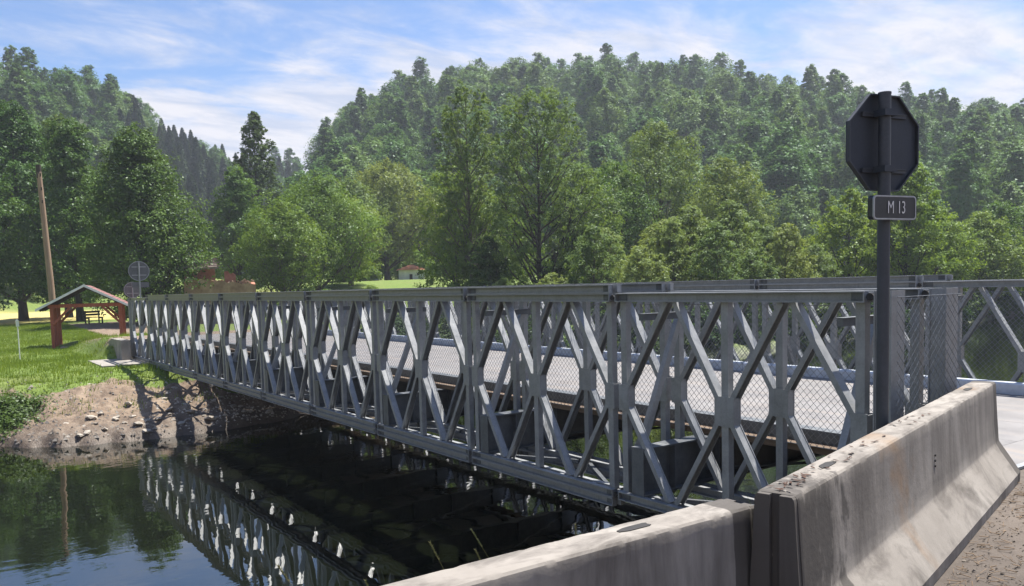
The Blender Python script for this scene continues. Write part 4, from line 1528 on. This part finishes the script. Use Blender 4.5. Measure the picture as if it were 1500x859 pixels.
# bushes near the hut and the ruined house
GM = 'bushes around the huts'
MB_ = make_tree('meadow_bush', (45.6, 90.5), 7.6, 8.0, 'bush', 'bright green bush in the meadow around the whitewashed hut', 'bush', GM, MAPLE, BARK, 420, 0.0, 34, 18, 14000, 0.26, 0.40, 0.1, 99, 0.1)
for x, y, s in ((29.0, 74.2, 0.55), (37.6, 87.5, 0.8), (52.0, 88.0, 0.95), (33.0, 76.5, 0.42), (48.5, 79.0, 0.4), (15.6, 55.5, 0.3), (20.8, 59.0, 0.34), (24.5, 58.0, 0.34)):
    copy_tree(MB_, (x, y), (s, s, s), rg.uniform(0, 6.3))
# low hedge bushes far along the field
for x, y, s in ((-8.0, 74.0, 0.5), (-5.6, 66.0, 0.28), (8.5, 75.0, 0.45), (12.0, 78.0, 0.55)):
    copy_tree(MB_, (x, y), (s, s, s), rg.uniform(0, 6.3), 'bright green bush at the edge of the yellow field')['group'] = 'bushes along the field edge'


# forest on the hills
def hill_tree_mesh(seed, H, W, shape, nb, nl, leaf):
    rng = np.random.default_rng(seed)
    V, F, bc, rb = crown(rng, H * 0.16, H, W, shape, nb, 16, nl, leaf, 0.46, 0.42, 0.1, 0.45, 0.75, (0, 0), 0.22, 0.6)
    g = trunk_geo(rng, H * 0.8, 0.2, bc[:0], H * 0.3, 0, 5)
    tv, tf = np.array(g.v), [f for f in g.f if len(f) == 4]
    Vt = np.vstack([V, tv])
    Ft = np.vstack([F, np.array(tf) + len(V)])
    return np_mesh('hill_tree', Vt, Ft, [HILL, BARK_D], False, np.r_[np.zeros(len(F)), np.ones(len(tf))])


def spruce_mesh(seed, H, W, nl=3600, leaf=0.5):
    rng = np.random.default_rng(seed)
    lev = np.sort(rng.uniform(0.10, 1.0, nl)) ** 0.95
    whorl = np.round(lev * 26) / 26 + rng.normal(size=nl) * 0.006
    R = (1 - whorl) ** 0.9 * W / 2 + 0.12
    a = np.round(rng.uniform(0, 6.283, nl) / 0.52 + whorl * 40) * 0.52 + rng.normal(size=nl) * 0.09
    q = rng.uniform(0.12, 1.0, nl) ** 0.6
    P = np.stack([np.cos(a) * R * q, np.sin(a) * R * q, H * whorl - 0.42 * R * q ** 1.4 + 0.2], 1)
    rad = np.stack([np.cos(a), np.sin(a), -0.45 + 0 * a], 1)
    Nm = norm(np.stack([np.cos(a) * 0.35, np.sin(a) * 0.35, 0.8 + 0 * a], 1) + rng.normal(size=(nl, 3)) * 0.35)
    T = norm(rad + rng.normal(size=(nl, 3)) * 0.3)
    T = norm(T - Nm * np.sum(T * Nm, 1, keepdims=True))
    B = np.cross(Nm, T)
    l = (leaf * rng.uniform(0.6, 1.3, nl))[:, None]
    V = np.stack([P - T * l * 0.6, P + B * l * 0.26, P + T * l * 0.6, P - B * l * 0.26], 1).reshape(-1, 3)
    F = np.arange(4 * nl).reshape(nl, 4)
    g = Geo()
    g.tube([(0, 0, -0.4), (0, 0, H * 0.5), (0, 0, H * 0.99)], [0.2, 0.12, 0.02], 5, False)
    return np_mesh('spruce_tree', np.vstack([V, np.array(g.v)]), np.vstack([F, np.array(g.f) + len(V)]), [NEEDLE, BARK_D], False, np.r_[np.zeros(nl), np.ones(len(g.f))])


HT = [hill_tree_mesh(500 + k, 13.0 + (k % 3), (8.6, 9.6, 7.6, 10.4, 8.8, 7.0)[k], ('round', 'round', 'cone', 'round', 'round', 'cone')[k], 18, 6500, 0.38) for k in range(6)]
SPM = [spruce_mesh(520 + k, 12.0 + k, 6.2 + 0.4 * k, 6500, 0.55) for k in range(3)]
rg = np.random.default_rng(77)
cand = []
for _ in range(60000):
    az, d = rg.uniform(-3, 72), math.sqrt(rg.uniform(105 ** 2, 335 ** 2))
    cand.append((az, d))
cand = np.array(cand)
cx = CAM[0] + np.sin(np.radians(cand[:, 0])) * cand[:, 1]
cy = CAM[1] + np.cos(np.radians(cand[:, 0])) * cand[:, 1]
hh = hills(cx, cy)
ht = terrain(cx, cy)
el = (ht + 6 - CAM[2]) / cand[:, 1]
# keep only what the near slope lets the photograph see
grid, keep = {}, []
SPACE = 7.2
order = np.argsort(cand[:, 1])
hor = {}
for i in order:
    if hh[i] < 1.5:
        continue
    key = (int(cx[i] // SPACE), int(cy[i] // SPACE))
    if any((cx[i] - cx[j]) ** 2 + (cy[i] - cy[j]) ** 2 < SPACE ** 2 * (0.30 if 9.5 < cand[i, 0] < 21 and cand[i, 1] < 290 else 0.8 if cand[i, 1] > 200 else 0.62) for a in (-1, 0, 1) for b in (-1, 0, 1) for j in grid.get((key[0] + a, key[1] + b), ())):
        continue
    ab = int(cand[i, 0] * 1.0)
    top = (ht[i] + 13 - CAM[2]) / cand[i, 1]
    vis = max(hor.get(ab + q, -1) for q in (-1, 0, 1))
    if top < vis - 0.012:
        continue
    hor[ab] = max(hor.get(ab, -1), (ht[i] + 10 - CAM[2]) / cand[i, 1])
    grid.setdefault(key, []).append(i)
    keep.append(i)
nleafy, nsp = 0, 0
rest = []
GH, GC = 'broadleaf trees of the hill forest', 'spruces of the hill forest'
for i in keep:
    az, d = cand[i]
    x, y = float(cx[i]), float(cy[i])
    patch = float(vnoise(np.array([x * 0.03]), np.array([y * 0.03]), 61)[0])
    con = (10.0 < az < 20.5 and d < 300 and patch > 0.22 and hh[i] < 36) or (patch > 0.93 and hh[i] < 25)
    s = rg.uniform(0.70, 1.30)
    if az < 19:
        s *= 0.84
    elif hh[i] > 42:
        s *= 1.1
    rz = rg.uniform(0, 6.3)
    if con and nsp < 290:
        nsp += 1
        o = link('spruce_tree', SPM[int(rg.integers(0, 3))], None, (x, y, float(ht[i]) - 0.3), (0, 0, rz), (s, s, s * rg.uniform(0.78, 1.02)))
        tag(o, 'dark pointed spruce standing in the hill forest', 'spruce', GC)
    elif nleafy < 300:
        nleafy += 1
        o = link('forest_tree', HT[int(rg.integers(0, 6))], None, (x, y, float(ht[i]) - 0.3), (0, 0, rz), (s, s, s * rg.uniform(0.88, 1.15)))
        tag(o, 'round crowned broadleaf tree in the hill forest', 'tree', GH)
    else:
        rest.append((x, y, float(ht[i]) - 0.3, s, rz, int(rg.integers(0, 6))))
print('forest', len(keep), nleafy, nsp, len(rest))
if rest:
    # the farther trees of the wood, one mass: a point for each, the tree shapes set on them by geometry nodes
    pm = bpy.data.meshes.new('distant_forest')
    pm.from_pydata([r[:3] for r in rest], [], [])
    for nm, typ, vals in (('turn', 'FLOAT_VECTOR', [c for r in rest for c in (0, 0, r[4])]), ('size', 'FLOAT_VECTOR', [c for r in rest for c in (r[3],) * 3])):
        pm.attributes.new(nm, typ, 'POINT').data.foreach_set('vector', vals)
    pm.attributes.new('pick', 'INT', 'POINT').data.foreach_set('value', [r[5] for r in rest])
    pm.materials.append(HILL)
    fo = tag(link('distant_forest', pm), 'far wooded ridge reading as one green mass', None, None, 'stuff')
    ng = bpy.data.node_groups.new('forest_scatter', 'GeometryNodeTree')
    ng.interface.new_socket('Geometry', in_out='INPUT', socket_type='NodeSocketGeometry')
    ng.interface.new_socket('Geometry', in_out='OUTPUT', socket_type='NodeSocketGeometry')
    gi, go = ng.nodes.new('NodeGroupInput'), ng.nodes.new('NodeGroupOutput')
    iop, jn = ng.nodes.new('GeometryNodeInstanceOnPoints'), ng.nodes.new('GeometryNodeJoinGeometry')
    for k in range(6):
        src = next(o for o in COL.objects if o.data == HT[k])
        oi = ng.nodes.new('GeometryNodeObjectInfo')
        oi.inputs['Object'].default_value = src
        oi.inputs['As Instance'].default_value = True
        ng.links.new(oi.outputs['Geometry'], jn.inputs[0])
    iop.inputs['Pick Instance'].default_value = True
    for nm, typ, sock in (('turn', 'FLOAT_VECTOR', 'Rotation'), ('size', 'FLOAT_VECTOR', 'Scale'), ('pick', 'INT', 'Instance Index')):
        na = ng.nodes.new('GeometryNodeInputNamedAttribute')
        na.data_type = typ
        na.inputs['Name'].default_value = nm
        ng.links.new(na.outputs['Attribute'], iop.inputs[sock])
    ng.links.new(gi.outputs[0], iop.inputs['Points'])
    ng.links.new(jn.outputs[0], iop.inputs['Instance'])
    ng.links.new(iop.outputs[0], go.inputs[0])
    md = fo.modifiers.new('scatter', 'NODES')
    md.node_group = ng

# ------------------------------------------------------------------ bank details: rocks, grass, weeds
rg = np.random.default_rng(90)


def rock_mesh(seed):
    r = np.random.default_rng(seed)
    import bmesh
    bm = bmesh.new()
    bmesh.ops.create_icosphere(bm, subdivisions=1, radius=1)
    for v in bm.verts:
        v.co *= r.uniform(0.7, 1.15)
        v.co.z *= 0.5
    me = bpy.data.meshes.new('rock')
    bm.to_mesh(me)
    bm.free()
    me.materials.append(ROCK)
    return me


RM = [rock_mesh(600 + k) for k in range(5)]
for k in range(54):
    x = rg.uniform(-3.6, 2.8)
    t = abs(rg.normal()) * 1.5 + 0.12
    y = float(far_edge(np.array([x]))[0]) + t
    s = rg.uniform(0.045, 0.14)
    tag(link('rock', RM[k % 5], None, (x, y, zt(x, y) + s * 0.1), (rg.uniform(-.3, .3), rg.uniform(-.3, .3), rg.uniform(0, 6.3)), (s * 1.4, s, s)), 'pale flat stone lying on the bare earth bank above the water', 'stone', 'stones on the earth bank')
g = Geo()
for k in range(3200):
    x = rg.uniform(-7, 6)
    t = abs(rg.normal()) * 2.4 + 0.05
    y = float(far_edge(np.array([x]))[0]) + t
    z = zt(x, y)
    s = rg.uniform(0.012, 0.05) * (1.7 if rg.random() < 0.08 else 1)
    g.add([(x - s, y, z - 0.01), (x + s * .7, y - s, z - 0.01), (x + s * .5, y + s, z - 0.01), (x + rg.uniform(-.3, .3) * s, y + rg.uniform(-.3, .3) * s, z + s * rg.uniform(0.5, 1.0)), ], [(0, 1, 3), (1, 2, 3), (2, 0, 3)])
tag(g.build('gravel', ROCK), 'small stones scattered over the earth bank', None, None, 'stuff')


def blades(xs, ys, hs, rng, mat_, name, label, wid=0.012, tilt=0.5):
    n = len(xs)
    zs = terrain(xs, ys)
    a = rng.uniform(0, 6.283, n)
    b = rng.uniform(0, 6.283, n)
    w = wid * rng.uniform(0.7, 1.4, n)
    tl = hs * rng.uniform(0.05, tilt, n)
    P0 = np.stack([xs - np.cos(a) * w, ys - np.sin(a) * w, zs - 0.02], 1)
    P1 = np.stack([xs + np.cos(a) * w, ys + np.sin(a) * w, zs - 0.02], 1)
    P2 = np.stack([xs + np.cos(b) * tl, ys + np.sin(b) * tl, zs + hs], 1)
    V = np.stack([P0, P1, P2], 1).reshape(-1, 3)
    tag(link(name, np_mesh(name, V, np.arange(3 * n).reshape(n, 3), mat_)), label, None, None, 'stuff')


n = 190000
x = rg.uniform(-11, 3.0, n)
y = rg.uniform(18, 66, n)
t = y - far_edge(x)
nz = fbm(x * 0.5, y * 0.5, 41)
dens = sstep((t - 3.2 - (nz - 0.5) * 5.0 + 1.2 * sstep((x + 2.2) / 2)) / 1.6)
tuft = sstep((fbm(x * 1.3, y * 1.3, 71) - 0.42) / 0.12)
dens = np.maximum(dens, 0.30 * tuft * (t > 1.6))
dens *= (1 - (np.abs(x - 3.9) < np.where(y < 30.5, 4.0, 2.2)) * (y > 27)) * (1 - 0.85 * sstep(1 - np.abs(x - 0.1) / 1.2) * (y > 27.5) * (y < 38))
inpad = (np.abs(x - SHX - 0.3) < 1.5) & (y > SHY) & (y < SHY + 2.7)
slab = (x > -1.6) & (y > 24.6) & (y < 28.1)
ok = (rg.random(n) < dens) & ~inpad & ~slab
blades(x[ok], y[ok], (0.05 + 0.10 * rg.random(ok.sum()) ** 2) * (0.7 + 0.8 * tuft[ok]), rg, GRASSM, 'grass', 'short green grass on the far bank lawn', 0.011)
# grass on the near slope and a few weeds beyond the barriers
n = 9000
x = rg.uniform(-12, 0, n)
y = rg.uniform(-3.9, -2.3, n)
clear = y > np.maximum(-4.6 + 0.2745 * (x + 3.3), -4.4) + 0.62
x, y, n = x[clear], y[clear], int(clear.sum())
blades(x, y, 0.15 + 0.3 * rg.random(n) ** 2, rg, GRASSM, 'grass', 'rough grass on the slope behind the barriers', 0.006)

# leafy bush at the water edge
WB2 = tag(empty('riverside_bush', (-4.55, 20.0, zt(-4.55, 20.0))), 'dense dark green leafy weeds clump hanging over the water at the earth bank', 'bush')
rng = np.random.default_rng(777)
V, F, bc, rb = crown(rng, -0.55, 0.75, 3.6, 'bush', 46, 12, 13000, 0.10, 0.34, 0.5, 0.4, 0.6, 0.5)
V[:, 1] = V[:, 1] * 0.8 - (V[:, 1] < -0.2) * 0.0
V[:, 2] += np.minimum(V[:, 1] * 0.35, 0.2)
link('foliage', np_mesh('foliage', V, F, WEED), WB2)
g = Geo()
for c in bc[:24]:
    g.tube([(c[0] * 0.5, c[1] * 0.4, -0.3), (c[0], c[1] * 0.8, c[2])], [0.012, 0.005], 4)
g.build('stems', BARK, WB2)

# tall seeding stalks standing behind the barriers
GST = 'seeding grass stalks behind the lower barrier'


def stalk(loc, h, lean, head):
    x, y = loc
    s = tag(empty('grass_stalk', (x, y, zt(x, y))), 'thin seeding grass stalk rising behind the lower barrier', 'grass stalk', GST)
    g = Geo()
    pts = [(lean[0] * t * t, lean[1] * t * t, h * t - 0.05 * (1 - t)) for t in np.linspace(0, 1, 7)]
    g.tube(pts, [0.0020 - 0.0011 * t for t in np.linspace(0, 1, 7)], 4)
    g.build('stem', STRAW, s, True)
    g = Geo()
    e = Vector(pts[-1])
    d = (Vector(pts[-1]) - Vector(pts[-2])).normalized()
    for k in range(22):
        q = e - d * head * k / 22.0
        a = k * 2.4
        o = Vector((math.cos(a), math.sin(a), 0.3)) * 0.009
        g.tube([q, q + o + d * 0.012], [0.0032, 0.001], 4, False)
    g.build('seed_head', STRAW, s)
for (x_, y_, h_, ln, hd) in ((-4.6, -3.0, 1.0, (-0.3, 0.1), 0.1), (-4.3, -2.95, 0.85, (-0.1, 0.15), 0.1), (-3.75, -2.9, 1.05, (-0.25, 0.1), 0.12), (-3.45, -2.85, 1.0, (-0.22, 0.1), 0.12), (-3.3, -2.8, 1.15, (-0.3, 0.2), 0.13), (-3.0, -2.9, 0.95, (0.05, 0.1), 0.1), (-4.0, -2.9, 0.8, (-0.2, 0.0), 0.1), (-6.0, -2.6, 1.1, (-0.1, 0.1), 0.1), (-6.4, -2.6, 1.0, (0.1, 0.1), 0.1)):
    stalk((x_, y_), h_, ln, hd)

# ------------------------------------------------------------------ air
hm = bpy.data.materials.new('hazy_air')
hm.use_nodes = True
hn = hm.node_tree.nodes
hn.clear()
ho = hn.new('ShaderNodeOutputMaterial')
hv_ = hn.new('ShaderNodeVolumePrincipled')
hv_.inputs['Color'].default_value = (0.80, 0.88, 1.0, 1)
hv_.inputs['Density'].default_value = 0.0005
hv_.inputs['Anisotropy'].default_value = 0.25
hm.node_tree.links.new(hv_.outputs[0], ho.inputs['Volume'])
g = Geo()
g.box(-2700, 2700, -2700, 2700, -4.0, 82.0)
tag(g.build('haze', hm), 'thin bluish haze in the air', None, None, 'stuff')
